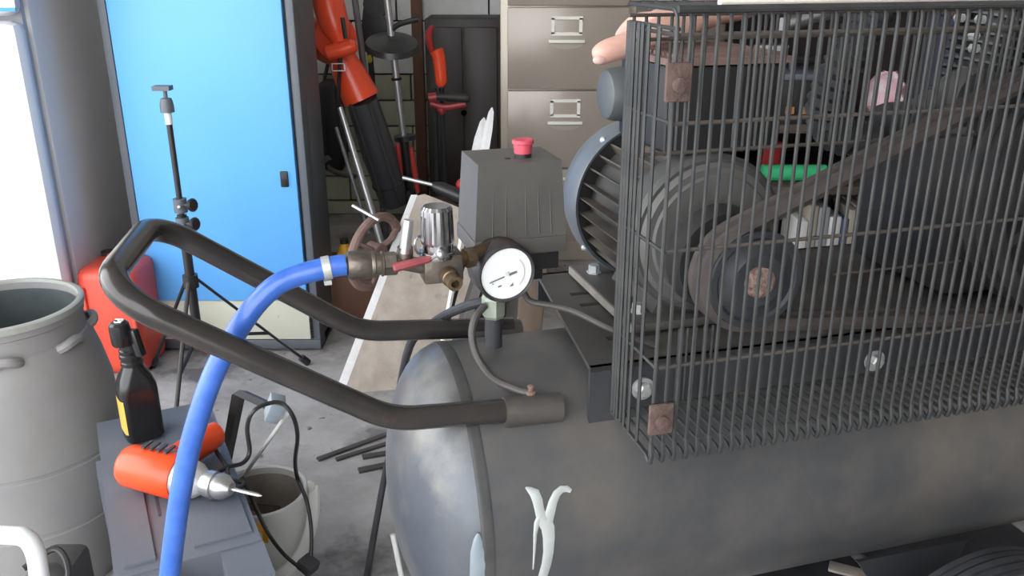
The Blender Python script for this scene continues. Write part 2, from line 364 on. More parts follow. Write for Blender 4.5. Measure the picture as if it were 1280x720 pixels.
# ================================================================== FRIDGE
fx = -1.21
fr = thing('refrigerator', 'white refrigerator with rounded doors at the left edge', 'refrigerator', (-1.5, 2.6, 0))
b = NB(); bx(b, (fx - .30, 2.62, .80), (.60, .62, 1.56)); obj('body', b, 'fridge_side', fr, bev=.012)
b = NB(); bx(b, (fx - .30, 2.303, .80), (.575, .02, 1.5)); obj('gasket', b, 'gasket', fr)
for nm, z0, z1 in (('lower_door', .06, .977), ('freezer_door', .989, 1.57)):
    b = NB(); bx(b, (fx - .30, 2.262, (z0 + z1) / 2), (.60, .066, z1 - z0)); obj(nm, b, 'fridge', fr, bev=.026)
b = NB()
for x in (-.05, -.55): bx(b, (fx + x, 2.6, .01), (.05, .5, .03))
obj('foot', b, 'rack_black', fr)
cx1 = PY(20, 8, 2.226).x - .002; cz0 = PY(10, 14, 2.226).z
b = NB(); bx(b, (cx1 - .14, 2.2275, cz0 + .10), (.28, .003, .20)); cd = obj('picture_card', b, 'card'); tag(cd, 'small speckled picture card with a blue border stuck on the refrigerator', 'card')
b = NB(); bx(b, (cx1 - .14, 2.2255, cz0 + .004), (.28, .003, .009)); o = obj('border', b, 'card_blue', None); o.parent = cd

# ================================================================== RED FUEL CAN
rc = thing('fuel_can', 'orange red plastic fuel can between the refrigerator and blue cabinet', 'can', (-1.135, 2.42, 0))
b = NB(); bx(b, (-1.125, 2.36, .16), (.165, .17, .32)); bevel(b, .03, 3); obj('body', b, 'red_can', rc)
b = NB(); bx(b, (-1.185, 2.272, .15), (.012, .012, .24)); bx(b, (-1.055, 2.272, .15), (.012, .012, .24)); obj('rib', b, 'red_can', rc, bev=.004)
b = NB(); tube(b, fillet([(-1.125, 2.33, .305), (-1.125, 2.33, .335), (-1.125, 2.42, .335), (-1.125, 2.42, .305)], .025), .013, 10); obj('handle', b, 'red_can', rc)
b = NB(); cyl(b, (-1.165, 2.42, .31), (-1.165, 2.42, .33), .022, 16); obj('cap', b, 'black_plastic', rc)

# ================================================================== LIGHT STAND
sx, sy = -.855, 2.2
ls = thing('light_stand', 'black folding light stand in front of the blue door', 'stand', (sx, sy, 0))
zt = PY(208, 112, sy).z
b = NB(); cyl(b, (sx, sy, .12), (sx, sy, .50), .0125, 12); obj('lower_tube', b, 'black_plastic', ls)
b = NB(); cyl(b, (sx, sy, .48), (sx, sy, zt - .075), .0075, 12); obj('upper_tube', b, 'black_plastic', ls)
for z in (.475, .525):
    b = NB(); cyl(b, (sx, sy, z - .018), (sx, sy, z + .018), .017, 12); k = obj('collar', b, 'rack_frame', ls, bev=.003)
    b = NB(); cyl(b, (sx, sy, z), (sx + .035, sy - .02, z + .006), .006, 10); lathe(b, [(0, .004), (0, .016), (.006, .018), (.010, .014), (.010, 0)], (sx + .035, sy - .02, z + .006), (1, -.5, .15), 12); obj('wing_knob', b, 'black_plastic', ls)
    b = NB(); ball(b, (sx + .004, sy - .017, z), .006); obj('rivet', b, 'silver', ls)
b = NB(); cyl(b, (sx, sy, zt - .085), (sx, sy, zt - .05), .009, 12); obj('spigot', b, 'white_plastic', ls)
b = NB(); lathe(b, [(0, .0), (0, .017), (.02, .0165), (.034, .013), (.036, .0)], (sx, sy, zt - .055), (0, 0, 1), 16); obj('ball_head', b, 'rack_frame', ls)
b = NB(); cyl(b, (sx, sy, zt - .02), (sx, sy, zt), .005, 10); bx(b, (sx - .005, sy, zt + .004), (.042, .03, .011)); obj('top_plate', b, 'rack_frame', ls)
b = NB(); cyl(b, (sx, sy, .30), (sx, sy, .335), .02, 12); obj('leg_hub', b, 'black_plastic', ls, bev=.003)
b = NB(); cyl(b, (sx, sy, .145), (sx, sy, .17), .018, 12); obj('brace_hub', b, 'black_plastic', ls, bev=.003)
for fxx, fy in ((-.60, 2.35), (-1.05, 2.33), (-.845, 1.93)):
    d = Vector((fxx - sx, fy - sy, 0)).normalized(); top = Vector((sx, sy, .318)) + d * .018; ft = Vector((fxx, fy, .006))
    mid = top.lerp(ft, .62)
    b = NB(); tube(b, [top, ft], .006, 8, flat=.7); lg = obj('leg', b, 'black_plastic', ls)
    b = NB(); tube(b, [Vector((sx, sy, .157)) + d * .016, mid], .005, 8); obj('brace', b, 'black_plastic', ls)
    b = NB(); tube(b, [ft.lerp(top, .07), ft - Vector((0, 0, .0))], .011, 8); obj('foot_cap', b, 'black_plastic', ls)

# ================================================================== LEAF BLOWER
Yb = 2.95
bl = thing('leaf_blower', 'orange handheld leaf blower with black tube hung beside the blue cabinet', 'blower', (PY(490, 260, Yb).x, Yb, 0))
b = NB(); ctr = PY(413, 48, Yb)
lathe(b, [(-.055, 0), (-.055, .055), (-.045, .072), (0, .082), (.045, .072), (.05, .05), (.05, 0)], ctr, (.55, -.8, .1), 28); obj('fan_housing', b, 'orange', bl)
b = NB(); pa, pb, pc = PY(402, -30, Yb - .03), PY(415, 20, Yb - .06), PY(430, 60, Yb - .08)
tube(b, smooth_path([pa, pb, pc]), [.05] * 6 + [.048, .046, .043, .036, .028, .024, .02], 14); obj('engine_cover', b, 'orange', bl)
b = NB(); pa, pb = PY(410, 66, Yb - .10), PY(441, 58, Yb - .10); tube(b, [pa + (pa - pb) * .12, pa, pb, pb + (pb - pa) * .15], [.016, .03, .03, .018], 14, flat=.8); obj('front_guard', b, 'orange', bl, bev=.0)
b = NB(); pa, pb, pc = PY(424, 66, Yb), PY(438, 95, Yb), PY(452, 124, Yb)
tube(b, [pa, pb, pc], [.043, .056, .062], 18); obj('nozzle_cone', b, 'orange', bl)
b = NB(); pd = PY(493, 252, Yb + .12); tube(b, [pc, pc.lerp(pd, .5), pd], [.052, .058, .052], 20); tb = obj('blower_tube', b, 'tube_grey', bl)
b = NB()
for s in (-.028, .030):
    off = Vector((s, -.056, .0)); tube(b, [pc.lerp(pd, .02) + off, pc.lerp(pd, .97) + off], .006, 6)
obj('tube_rib', b, 'tube_grey', tb)
b = NB(); torus(b, pc.lerp(pd, .8), pd - pc, .056, .004, 24, 6); obj('clamp_ring', b, 'iron_dark', tb)
b = NB(); off = Vector((-.012, -.07, 0)); pts = [PY(435, 60, Yb) + off, PY(434, 80, Yb) + off, PY(432, 120, Yb) + off, PY(437, 160, Yb) + off]
tube(b, pts, .018, 8, flat=.35); stp = obj('strap', b, 'iron_dark', bl)
b = NB(); q = pts[1]
for dx, dz, sx_, sz_ in ((0, .011, .042, .003), (0, -.011, .042, .003), (-.02, 0, .003, .022), (.02, 0, .003, .022)): bx(b, (q.x + dx, q.y - .02, q.z + dz), (sx_, .004, sz_))
obj('buckle', b, 'silver', stp)
b = NB(); tube(b, [PY(428, 22, Yb - .12), PY(432, 48, Yb - .13)], .007, 8); obj('trigger', b, 'black_plastic', bl)

# ================================================================== LINE TRIMMER and other long tools
Yt = 3.2
lt = thing('line_trimmer', 'silver shafted line trimmer standing head up with black guard', 'trimmer', (PY(520, 230, Yt).x, Yt, 0))
b = NB(); s0, s1 = PY(481, -25, Yt), PY(504, 170, Yt); tube(b, [s0, s1], .0125, 12); obj('shaft', b, 'silver', lt)
b = NB(); s2 = PY(512, 240, Yt); s3 = s1 + (s2 - s1) * (s1.z / max(.05, (s1.z - s2.z))); s3.z = max(s3.z, .0); tube(b, [s1, s2, s3], .018, 12); obj('grip', b, 'black_plastic', lt)
b = NB(); q = PY(490, 57, Yt - .02); lathe(b, [(-.018, .0), (-.018, .05), (-.006, .10), (.012, .09), (.026, .04), (.026, 0)], q, (.08, -.35, 1), 28); obj('guard', b, 'black_plastic', lt)
b = NB(); tube(b, smooth_path([PY(488, 50, Yt), PY(490, 38, Yt), PY(500, 30, Yt), PY(523, 24, Yt)]), .010, 10); obj('loop_handle', b, 'black_plastic', lt)
b = NB(); q = s0.lerp(s1, .62); torus(b, q, s1 - s0, .015, .005, 16, 6); obj('collar', b, 'iron_dark', lt)
b = NB(); q = PY(506, 172, Yt); lathe(b, [(-.008, 0), (-.008, .04), (.008, .04), (.008, 0)], q, (s1 - s0), 20); obj('clamp', b, 'black_plastic', lt)
# a tall black triangular blade head behind
bk = thing('hedge_trimmer', 'black garden tool head hanging behind the line trimmer', 'tool', (PY(470, 60, 3.4).x, 3.4, 0))
b = NB(); poly = [PY(455, 10, 3.4), PY(475, 5, 3.4), PY(492, 62, 3.4), PY(450, 62, 3.4)]
prism(b, [(q.x, q.z) for q in poly][::-1], (0, 3.38, 0), (1, 0, 0), (0, 0, 1), (0, 1, 0), .05); obj('head', b, 'black_plastic', bk, bev=.006)
b = NB(); q = PY(470, 6, 3.4); lathe(b, [(-.03, 0), (-.03, .045), (.02, .045), (.02, 0)], q, (0, -1, .1), 20); obj('gear_case', b, 'iron_dark', bk, bev=.003)
b = NB(); q0 = PY(462, 62, 3.4); tube(b, [q0, (q0.x + .02, 3.42, 0)], .011, 10); obj('shaft', b, 'iron_dark', bk)
b = NB(); q = PY(462, 74, 3.36); ball(b, q, .01, (1, 1, 1.6)); obj('fuel_bulb', b, 'lime', bk)
b = NB(); pa, pb = PY(441, -20, 3.0), PY(456, 92, 3.05); dz = (pb - pa); pe = pb + dz * (pb.z / -dz.z); pe.z = 0; tube(b, [pa, pb, pe], .011, 12); tag(obj('grey_pole', b, 'grey_pole', base=pe), 'plain grey metal pole leaning just right of the orange blower', 'pole')
pl = thing('extension_pole', 'thin silver double pole leaning left of the black blower tube', 'pole', (PY(475, 300, 2.75).x, 2.75, 0))
b = NB(); pa, pb = PY(425, 134, 2.75), PY(466, 268, 2.7); dz = (pb - pa); pe = pb + dz * (pb.z / -dz.z); tube(b, [pa, pb, pe], [.008, .012, .012], 12); obj('shaft', b, 'silver', pl)
b = NB(); o_ = Vector((-.014, -.01, -.06)); tube(b, [pa + o_, pb + o_], .006, 10); obj('side_rod', b, 'grey_pole', pl)
# red hedge cutter with loop handle
Yr = 3.3
rt = thing('pole_saw', 'red long handled garden tool standing before the dark cupboard', 'tool', (PY(550, 240, Yr).x, Yr, 0))
b = NB(); tube(b, smooth_path([PY(545, 62, Yr), PY(549, 75, Yr), PY(552, 108, Yr)]), [.02] + [.026 - .0004 * k for k in range(11)] + [.014], 14); obj('motor_housing', b, 'orange', rt)
b = NB(); tube(b, smooth_path([PY(541, 32, Yr), PY(536, 45, Yr), PY(540, 65, Yr)]), [.008, .011, .014, .016, .018, .019, .020, .020, .020, .019, .018, .016, .014], 12, flat=.7); obj('rear_handle', b, 'vest_red', rt)
b = NB(); tube(b, [PY(536, 122, Yr - .06), PY(546, 121, Yr - .06)], [.016, .017], 12); tube(b, smooth_path([PY(538, 129, Yr - .04), PY(556, 134, Yr - .04), PY(582, 130, Yr - .04)]), .012, 10); ball(b, PY(552, 138, Yr - .04), .017); obj('loop_guard', b, 'vest_red', rt)
b = NB(); tube(b, smooth_path([PY(545, 121, Yr - .06), PY(560, 121, Yr - .06), PY(588, 123, Yr - .06)]), [.013] * 6 + [.016] * 6 + [.010], 12); obj('foam_grip', b, 'iron_dark', rt)
for dx in (0, 9):
    b = NB(); q0 = PY(543 + dx, 110, Yr); q1 = PY(547 + dx, 235, Yr); tube(b, [q0, q1, (q1.x + .01, Yr, 0)], .010, 10); obj('shaft', b, 'black_plastic', rt)
# second red tool below the trimmer guard
b = NB(); rr = thing('red_shears', 'pair of dark red tool handles low behind the black blower tube', 'tool', (PY(515, 230, 3.05).x, 3.05, 0))
for (x0, y0, x1, y1) in ((497, 180, 502, 238), (514, 184, 522, 240)):
    b = NB(); tube(b, [PY(x0, y0, 3.05), PY((x0 + x1) / 2, (y0 + y1) / 2, 3.05), PY(x1, y1, 3.05)], [.012, .016, .012], 10, flat=.7); obj('handle', b, 'vest_red', rr)
b = NB(); q = PY(512, 240, 3.05); tube(b, [q, (q.x, 3.05, 0)], .012, 8); obj('blade', b, 'iron_dark', rr)
# horizontal black rod with silver tip
gl = thing('grease_gun', 'black cylinder tool with silver tip lying behind the board', 'tool', PY(560, 245, 2.66))
b = NB(); pa, pb, pc = PY(503, 222, 2.66), PY(540, 231, 2.66), PY(590, 252, 2.66); cyl(b, pa, pb, .006, 10); obj('nozzle', b, 'silver', gl)
b = NB(); tube(b, [pb, pb.lerp(pc, .2), pc, pc + (pc - pb) * .5], [.010, .022, .024, .024], 14); obj('barrel', b, 'black_plastic', gl)
b = NB(); q = PY(580, 231, 2.68); ball(b, q, .022, (1.2, 1, 1)); obj('red_cap', b, 'vest_red', gl, label='dull red round cap')
# dark rounded object behind the blower, not identified, grey tap on the wall
bg_ = thing('dark_object', 'black rounded object hanging in the corner beside the blue cabinet', 'bag', PY(417, 180, 3.9))
b = NB(); q0, q1 = PY(398, 100, 3.9), PY(434, 212, 3.9); bx(b, ((q0.x + q1.x) / 2, 3.905, (q0.z + q1.z) / 2), (q1.x - q0.x, .14, q0.z - q1.z)); bevel(b, .03, 3); obj('body', b, 'black_plastic', bg_)
b = NB(); tube(b, smooth_path([(q0.x + .02, 3.90, q0.z - .02), ((q0.x + q1.x) / 2, 3.97, q0.z + .10), (q1.x - .02, 3.90, q0.z - .02)]), .008, 8); obj('strap', b, 'iron_dark', bg_)
tp = thing('pipe_bracket', 'dull grey pipe elbow projecting low beside the blue cabinet', 'pipe', PY(412, 210, 3.1))
b = NB(); tube(b, smooth_path([PY(404, 196, 3.1), PY(415, 213, 3.08), PY(444, 221, 3.06)]), .010, 10); obj('pipe', b, 'dusty_steel', tp)
b = NB(); lathe(b, [(-.012, 0), (-.012, .022), (.012, .022), (.012, 0)], PY(408, 203, 3.09), (.6, -.5, -.5), 14); obj('collar', b, 'dusty_steel', tp)

# brown wooden box, yellow jug, hand wheel
b = NB(); q = PY(418, 410, 2.62); bx(b, (q.x + .035, 2.77, .085), (.19, .26, .17)); o = obj('wooden_box', b, 'wood_brown', bev=.006, base=(q.x, 2.75, 0)); tag(o, 'brown wooden box on the floor right of the blue cabinet', 'box')
yj = thing('yellow_jug', 'small yellow plastic jug on the brown wooden box', 'jug', PY(431, 335, 2.72))
b = NB(); q = PY(431, 315, 2.72); lathe(b, [(-.08, 0), (-.08, .03), (-.02, .032), (.01, .02), (.03, .012), (.03, 0)], q, (0, 0, 1), 16); obj('body', b, 'yellow', yj)
b = NB(); cyl(b, q + Vector((0, 0, .03)), q + Vector((0, 0, .045)), .014, 12); obj('cap', b, 'iron_dark', yj)
hw = thing('hand_wheel', 'rusty brown cast iron hand wheel leaning on the weathered board', 'wheel', PY(470, 365, 2.45))
hc = PY(469, 315, 2.45); ax = Vector((.85, -.506, -.153)).normalized(); fxv, fyv = frame_of(ax); Rw = .108
b = NB(); torus(b, hc, ax, Rw, .014, 40, 10); obj('rim', b, 'rust_wheel', hw)
b = NB(); cyl(b, hc - ax * .02, hc + ax * .02, .03, 16); obj('hub', b, 'rust_wheel', hw)
for k in range(3):
    a_ = 2 * PI * k / 3 + .5; d = math.cos(a_) * fxv + math.sin(a_) * fyv
    b = NB(); tube(b, smooth_path([hc + d * .02, hc + d * .06 + ax * .012, hc + d * Rw]), .012, 8, flat=.6); obj('spoke', b, 'rust_wheel', hw)
b = NB(); pa, pb = PY(441, 257, 2.45), PY(466, 271, 2.42); tube(b, [pa, pb, pb + (pb - pa) * .3], .006, 8); tag(obj('steel_rod', b, 'steel', base=pa), 'short thin steel rod poking out above the rusty hand wheel', 'rod')

# ================================================================== BOARDS
def board(name, bl_, tl, width, th, m, label, lean=None, side=None):
    """bl_: bottom left edge point, tl: top left edge point"""
    bl_, tl = Vector(bl_), Vector(tl); up = (tl - bl_); ln = up.length; up.normalize(); xr = Vector((.985, .17, 0)); xr = (xr - up * xr.dot(up)).normalized(); nn = xr.cross(up)
    t = thing(name, label, 'board', bl_)
    b = NB(); prism(b, [(0, 0), (width, 0), (width, ln * .93), (width * .55, ln * .985), (.02, ln), (0, ln * .98)], bl_, xr, up, nn, th); obj('plank', b, m, t, bev=.004)
    return t, xr, up, nn, ln
bl0 = PZ(424, 492, 0); tl0 = PY(518, 240, 2.62)
t, xr, up, nn, ln = board('weathered_board', bl0 + Vector((.012, 0, 0)), tl0 + Vector((.012, 0, 0)), .255, -.022, 'plank', 'wide weathered timber board with white left edge leaning behind the tank')
b = NB(); prism(b, [(-.024, 0), (0, 0), (0, ln * .985), (-.018, ln * .975)], bl0 + Vector((.012, 0, 0)), xr, up, nn, -.03); obj('painted_edge', b, 'plank_white', t, bev=.003, label='flaking white painted edge strip')
bl1 = PY(556, 400, 2.35); 
wb = thing('white_batten', 'torn pale batten leaning beside the filing cabinet edge', 'batten', (PY(555, 345, 2.5).x, 2.5, 0))
for (x0, y0, x1, y1, wd, ins) in ((604, 152, 566, 330, .020, 0), (614, 140, 580, 335, .016, .012)):
    q0, q1 = PY(x1, y1, 2.55 - ins), PY(x0, y0, 2.8 - ins)
    dd = (q1 - q0); q2 = q0 - dd * (q0.z / dd.z)
    rr_ = [.002, wd * .55, wd * .9, wd, wd]
    b = NB(); tube(b, [q1 + dd * .03, q1, q1 - dd * .12, q0, q2], rr_, 4, flat=.5); obj('strip', b, 'plank_white', wb)
b = NB(); q1, q0 = PY(588, 238, 2.3), PY(571, 330, 2.2); dd = q1 - q0; tube(b, [q1, q0, q0 - dd * (q0.z / dd.z)], .007, 6); tag(obj('white_rod', b, 'white_plastic', base=(q0.x - .05, 2.15, 0)), 'thin white rod leaning just left of the pressure switch', 'rod')
for i, (x1, y1, x0, y0, Y, wd, m, lab) in enumerate(((603, 235, 560, 400, 2.25, .016, 'iron_dark', 'black metal bar leaning right of the thin white rod'), (612, 300, 575, 420, 2.15, .022, 'dusty_steel', 'dull grey steel bar leaning behind the pressure gauge'))):
    q1, q0 = PY(x1, y1, Y + .1), PY(x0, y0, Y); dd = q1 - q0
    b = NB(); tube(b, [q1, q0, q0 - dd * (q0.z / dd.z)], wd, 4, flat=.5); tag(obj('metal_bar', b, m, base=q0 - dd * (q0.z / dd.z)), lab, 'bar')
b = NB(); q = PY(662, 380, 1.9); bx(b, (q.x, 1.95, .28), (.06, .04, .56), Euler((R(-6), R(4), 0)).to_matrix()); tag(obj('timber_offcut', b, 'offcut_wood', bev=.003, base=(q.x, 1.95, 0)), 'brown timber offcut standing upright behind the gauge pipe', 'timber')
b = NB(); bx(b, (-.19, 2.86, .17), (.34, .30, .34)); cr = obj('wooden_crate', b, 'dark_wood', bev=.006, base=(-.19, 2.86, 0)); tag(cr, 'dark wooden crate behind the weathered board', 'crate')
# flat bars on the floor
for i, (x0, y0, x1, y1, wd) in enumerate(((397, 574, 490, 540, .007), (420, 574, 490, 552, .006), (453, 571, 495, 564, .008), (448, 588, 500, 577, .009))):
    q0, q1 = PZ(x0, y0, .004), PZ(x1, y1, .004); d = (q1 - q0); q1 = q0 + d * 2.2; d.normalize(); n_ = Vector((-d.y, d.x, 0))
    b = NB(); prism(b, [(0, -wd), ((q1 - q0).length, -wd), ((q1 - q0).length, wd), (0, wd)], Vector((q0.x, q0.y, .0)), d, n_, (0, 0, 1), .006)
    o = obj('flat_bar', b, 'dusty_steel', base=q0)
    tag(o, ['longest dark flat bar on the floor, rearmost of four', 'second dark flat bar from the rear of four on the floor', 'short dark flat bar, third from the rear on the floor', 'nearest of the four dark flat bars on the floor'][i], 'bar', 'dark flat bars on the floor')

# ================================================================== GREY DRUM
dc = Vector((-.915, 1.455, 0))
dr = thing('plastic_drum', 'open grey plastic drum with moulded lugs in the left foreground', 'drum', dc)
b = NB(); zr = .54
lathe(b, [(0, 0), (0, .135), (.03, .15), (.15, .166), (.152, .1635), (.158, .1635), (.16, .166), (.27, .170), (.272, .1675), (.278, .1675), (.28, .170), (.38, .166), (.44, .154), (.475, .144), (.487, .140), (.489, .136), (zr - .02, .134), (zr - .018, .137), (zr, .137), (zr, .130), (.50, .128), (.40, .146), (.25, .160), (.03, .142), (.01, 0)], dc, (0, 0, 1), 56); obj('body', b, 'drum', dr)
b = NB(); lathe(b, [(zr - .012, .1275), (.50, .1265), (.40, .1445), (.30, .150), (.30, 0)], dc, (0, 0, 1), 56); obj('lining', b, 'drum_inside', dr, label='dark inside wall')  # inside surface coloured darker than the outer shell
b = NB(); lathe(b, [(zr - .006, .1372), (zr - .006, .140), (zr + .004, .140), (zr + .006, .137), (zr + .006, .130), (zr, .129), (zr, .1372)], dc, (0, 0, 1), 56, closed=True); obj('rim', b, 'drum_rim', dr)
for az in (-62, -14, 34, 82, 132, 182, 232):
    a0 = R(az); pts = []
    for k in range(9):
        s = (k - 4) / 4; a_ = a0 + s * .20; rr_ = .134 + .016 * (1 - s ** 4); pts.append(dc + Vector((rr_ * math.cos(a_), rr_ * math.sin(a_), .492 - .012 * s * s)))
    b = NB(); tube(b, pts, .0075, 8, flat=1.2); obj('lug', b, 'drum', dr)

# ================================================================== WHITE HOOP
hp = thing('tube_frame', 'white tubular hoop frame at the lower left corner', 'frame', (-.76, .95, 0))
b = NB(); tube(b, fillet([(-.645, .95, .0), (-.618, .95, .40), (-.625, .95, .4235), (-.93, .97, .425), (-.93, .97, 0)], [.06, .05, .06], 8), .012, 14); obj('hoop', b, 'white_plastic', hp)
b = NB(); cyl(b, (-.640, .95, .10), (-.93, .97, .10), .009, 12); obj('cross_bar', b, 'white_plastic', hp)
for p in ((-.645, .95, .012), (-.93, .97, .012)):
    b = NB(); cyl(b, (p[0], p[1], 0), (p[0], p[1], .03), .016, 12); obj('foot_cap', b, 'black_plastic', hp)
# scrap beside the drum
ck = thing('scrap_casting', 'grey green metal casting with black cable between drum and grey tool case', 'casting', PZ(100, 735, .06) * Vector((1, 1, 0)).length if False else Vector((-.665, 1.14, 0)))
b = NB(); bx(b, (-.715, 1.13, .12), (.07, .12, .24)); bevel(b, .015, 2)
ball(b, (-.715, 1.11, .225), .035, (1, 1, .6)); obj('body', b, 'dusty_steel', ck)
b = NB(); tube(b, smooth_path([(-.74, 1.10, .255), (-.705, 1.13, .268), (-.672, 1.10, .25), (-.668, 1.05, .2), (-.68, 1.03, .006)]), .005, 8); obj('cable', b, 'black_plastic', ck)

# ================================================================== GREY TOOL CASE
ZC = .36
e1 = PZ(264, 497, ZC); n1 = PZ(338, 690, ZC); n0 = PZ(147, 720, ZC)
ld = (e1 - n1).normalized(); e0 = e1 - Vector((ld.y, -ld.x, 0)) * .200
cen = (e0 + e1 + n0 + n1) / 4; cen.z = 0
case = thing('tool_case', 'grey moulded plastic tool case carrying the orange drill', 'case', cen)
def quad_prism(b, pts, z0, z1, inset=0):
    cc = sum((Vector(p) for p in pts), Vector()) / 4
    lo_ = [b.verts.new(Vector((p[0], p[1], z0))) for p in pts]
    hi_ = [b.verts.new(Vector((cc.x + (p[0] - cc.x) * (1 - inset), cc.y + (p[1] - cc.y) * (1 - inset), z1))) for p in pts]
    b.faces.new(lo_[::-1]); b.faces.new(hi_)
    for i in range(4): b.faces.new((lo_[i], lo_[(i + 1) % 4], hi_[(i + 1) % 4], hi_[i]))
xx = (e1 - e0).normalized(); yy = Vector((-xx.y, xx.x, 0)); LX, LY = .200, .55
o0 = n0.copy(); o0.z = 0; o0 = e0 - yy * LY; o0.z = 0
def cs(x, y, z): return o0 + xx * x + yy * y + Vector((0, 0, z))
def cq(x0, y0, x1, y1): return [cs(x0, y0, 0), cs(x1, y0, 0), cs(x1, y1, 0), cs(x0, y1, 0)]
b = NB(); quad_prism(b, cq(.014, 0, LX - .018, LY), 0, ZC - .11); obj('lower_shell', b, 'case_grey', case, bev=.01)
b = NB(); quad_prism(b, cq(.010, -.006, LX - .008, LY + .006), ZC - .112, ZC - .098); obj('seam_flange', b, 'case_grey', case, bev=.003)
# lid with a hand recess at the near end
b = NB(); quad_prism(b, cq(.002, .07, LX - .002, LY - .002), ZC - .10, ZC, .03); bevel(b, .008, 2); obj('lid', b, 'case_grey', case)
b = NB(); quad_prism(b, cq(.002, .0, .062, .078), ZC - .10, ZC - .002, .04); obj('lid_shoulder', b, 'case_grey', case, bev=.008)
b = NB(); quad_prism(b, cq(LX - .062, .0, LX - .002, .078), ZC - .10, ZC - .002, .04); obj('lid_shoulder', b, 'case_grey', case, bev=.008)
b = NB(); tube(b, fillet([cs(.05, .03, ZC - .065), cs(.05, -.015, ZC - .055), cs(LX - .05, -.015, ZC - .055), cs(LX - .05, .03, ZC - .065)], .02), .011, 10); obj('carry_handle', b, 'case_dark', case)
for (x0, y0, x1, y1, h) in ((.018, .095, .058, LY - .03, .0035), (.108, .10, .186, .24, .003), (.108, .27, .186, LY - .04, .003)):
    b = NB(); quad_prism(b, cq(x0, y0, x1, y1), ZC - .002, ZC + h); obj('raised_panel', b, 'case_grey', case, bev=.002)
for x in (.072, .098):
    b = NB(); quad_prism(b, cq(x, .20, x + .0035, .36), ZC - .001, ZC + .0008); obj('groove', b, 'case_dark', case)
for y in (.07, .395):
    b = NB(); quad_prism(b, cq(-.004, y, .016, y + .055), ZC - .15, ZC - .025); obj('latch', b, 'case_grey', case, bev=.004)
for y in (.12, .35):
    b = NB(); quad_prism(b, cq(LX - .02, y, LX - .002, y + .05), ZC - .13, ZC - .09); obj('hinge', b, 'case_dark', case, bev=.003)

# ================================================================== BLACK BOTTLE
bp = PZ(172, 560, ZC); bo = Vector((bp.x - .002, bp.y + .005, ZC + .0045)) + Vector((0, .03, 0))
bt = thing('oil_bottle', 'black plastic bottle with flip spout cap standing on the grey tool case', 'bottle', bo)
bxv, byv = Vector((.82, .57, 0)), Vector((-.57, .82, 0))
def rsec(hw, hd, z, n=6, e=.35):
    pts = []
    for k in range(32):
        a_ = 2 * PI * k / 32; c_, s_ = math.cos(a_), math.sin(a_)
        pts.append(bo + bxv * (hw * math.copysign(abs(c_) ** e, c_)) + byv * (hd * math.copysign(abs(s_) ** e, s_)) + Vector((0, 0, z)))
    return pts
secs = [(.030, .024, 0, .4), (.033, .027, .006, .4), (.033, .027, .095, .4), (.0325, .0265, .108, .45), (.027, .024, .126, .6), (.019, .018, .142, .9), (.0165, .0165, .148, 1), (.0165, .0165, .16, 1)]
b = NB(); rg = [[b.verts.new(q) for q in rsec(hw, hd, z, e=e)] for hw, hd, z, e in secs]
b.faces.new(rg[0][::-1]); b.faces.new(rg[-1])
for a_, c_ in zip(rg, rg[1:]):
    for k in range(32): b.faces.new((a_[k], a_[(k + 1) % 32], c_[(k + 1) % 32], c_[k]))
obj('body', b, 'bottle', bt)
b = NB(); lathe(b, [(.146, .0165), (.148, .019), (.154, .019), (.156, .0175), (.160, .0175), (.162, .0195), (.168, .0195), (.170, .0175), (.172, .0175), (.174, .0188), (.178, .0188), (.18, .017), (.20, .016), (.20, 0)], bo, (0, 0, 1), 28); obj('neck_ring', b, 'bottle', bt)
b = NB(); lathe(b, [(.192, .0165), (.195, .018), (.222, .0178), (.232, .0165), (.236, .012), (.237, 0)], bo + Vector((0, 0, 0)), (-.03, -.05, 1), 24); cpo = obj('cap', b, 'bottle', bt)
b = NB(); bx(b, bo + Vector((.019, -.011, .195)), (.016, .014, .052), Euler((0, R(-12), R(-20))).to_matrix()); obj('flip_lever', b, 'bottle', cpo, bev=.003)
b = NB(); ctop = bo + Vector((-.008, -.012, .2372))
torus(b, ctop + Vector((.004, .004, 0)), (-.03, -.05, 1), .0042, .0013, 16, 5); tube(b, [ctop + Vector((-.004, -.003, 0)), ctop + Vector((.0, -.007, 0)), ctop + Vector((.008, -.005, 0))], .0013, 5); bx(b, ctop + Vector((-.004, .009, .0)), (.007, .003, .001)); obj('cap_mark', b, 'white_ink', cpo)
b = NB(); ring0 = rsec(.0335, .0275, .020, e=.4); ring1 = rsec(.0335, .0275, .088, e=.4)
ks = list(range(14, 21)); lo_ = [b.verts.new(ring0[k]) for k in ks]; hi_ = [b.verts.new(ring1[k]) for k in ks]
for i in range(len(ks) - 1): b.faces.new((lo_[i], lo_[i + 1], hi_[i + 1], hi_[i]))
obj('side_label', b, 'label_yellow', bt, label='yellow side label')
bt.scale = (.93, .93, .90)

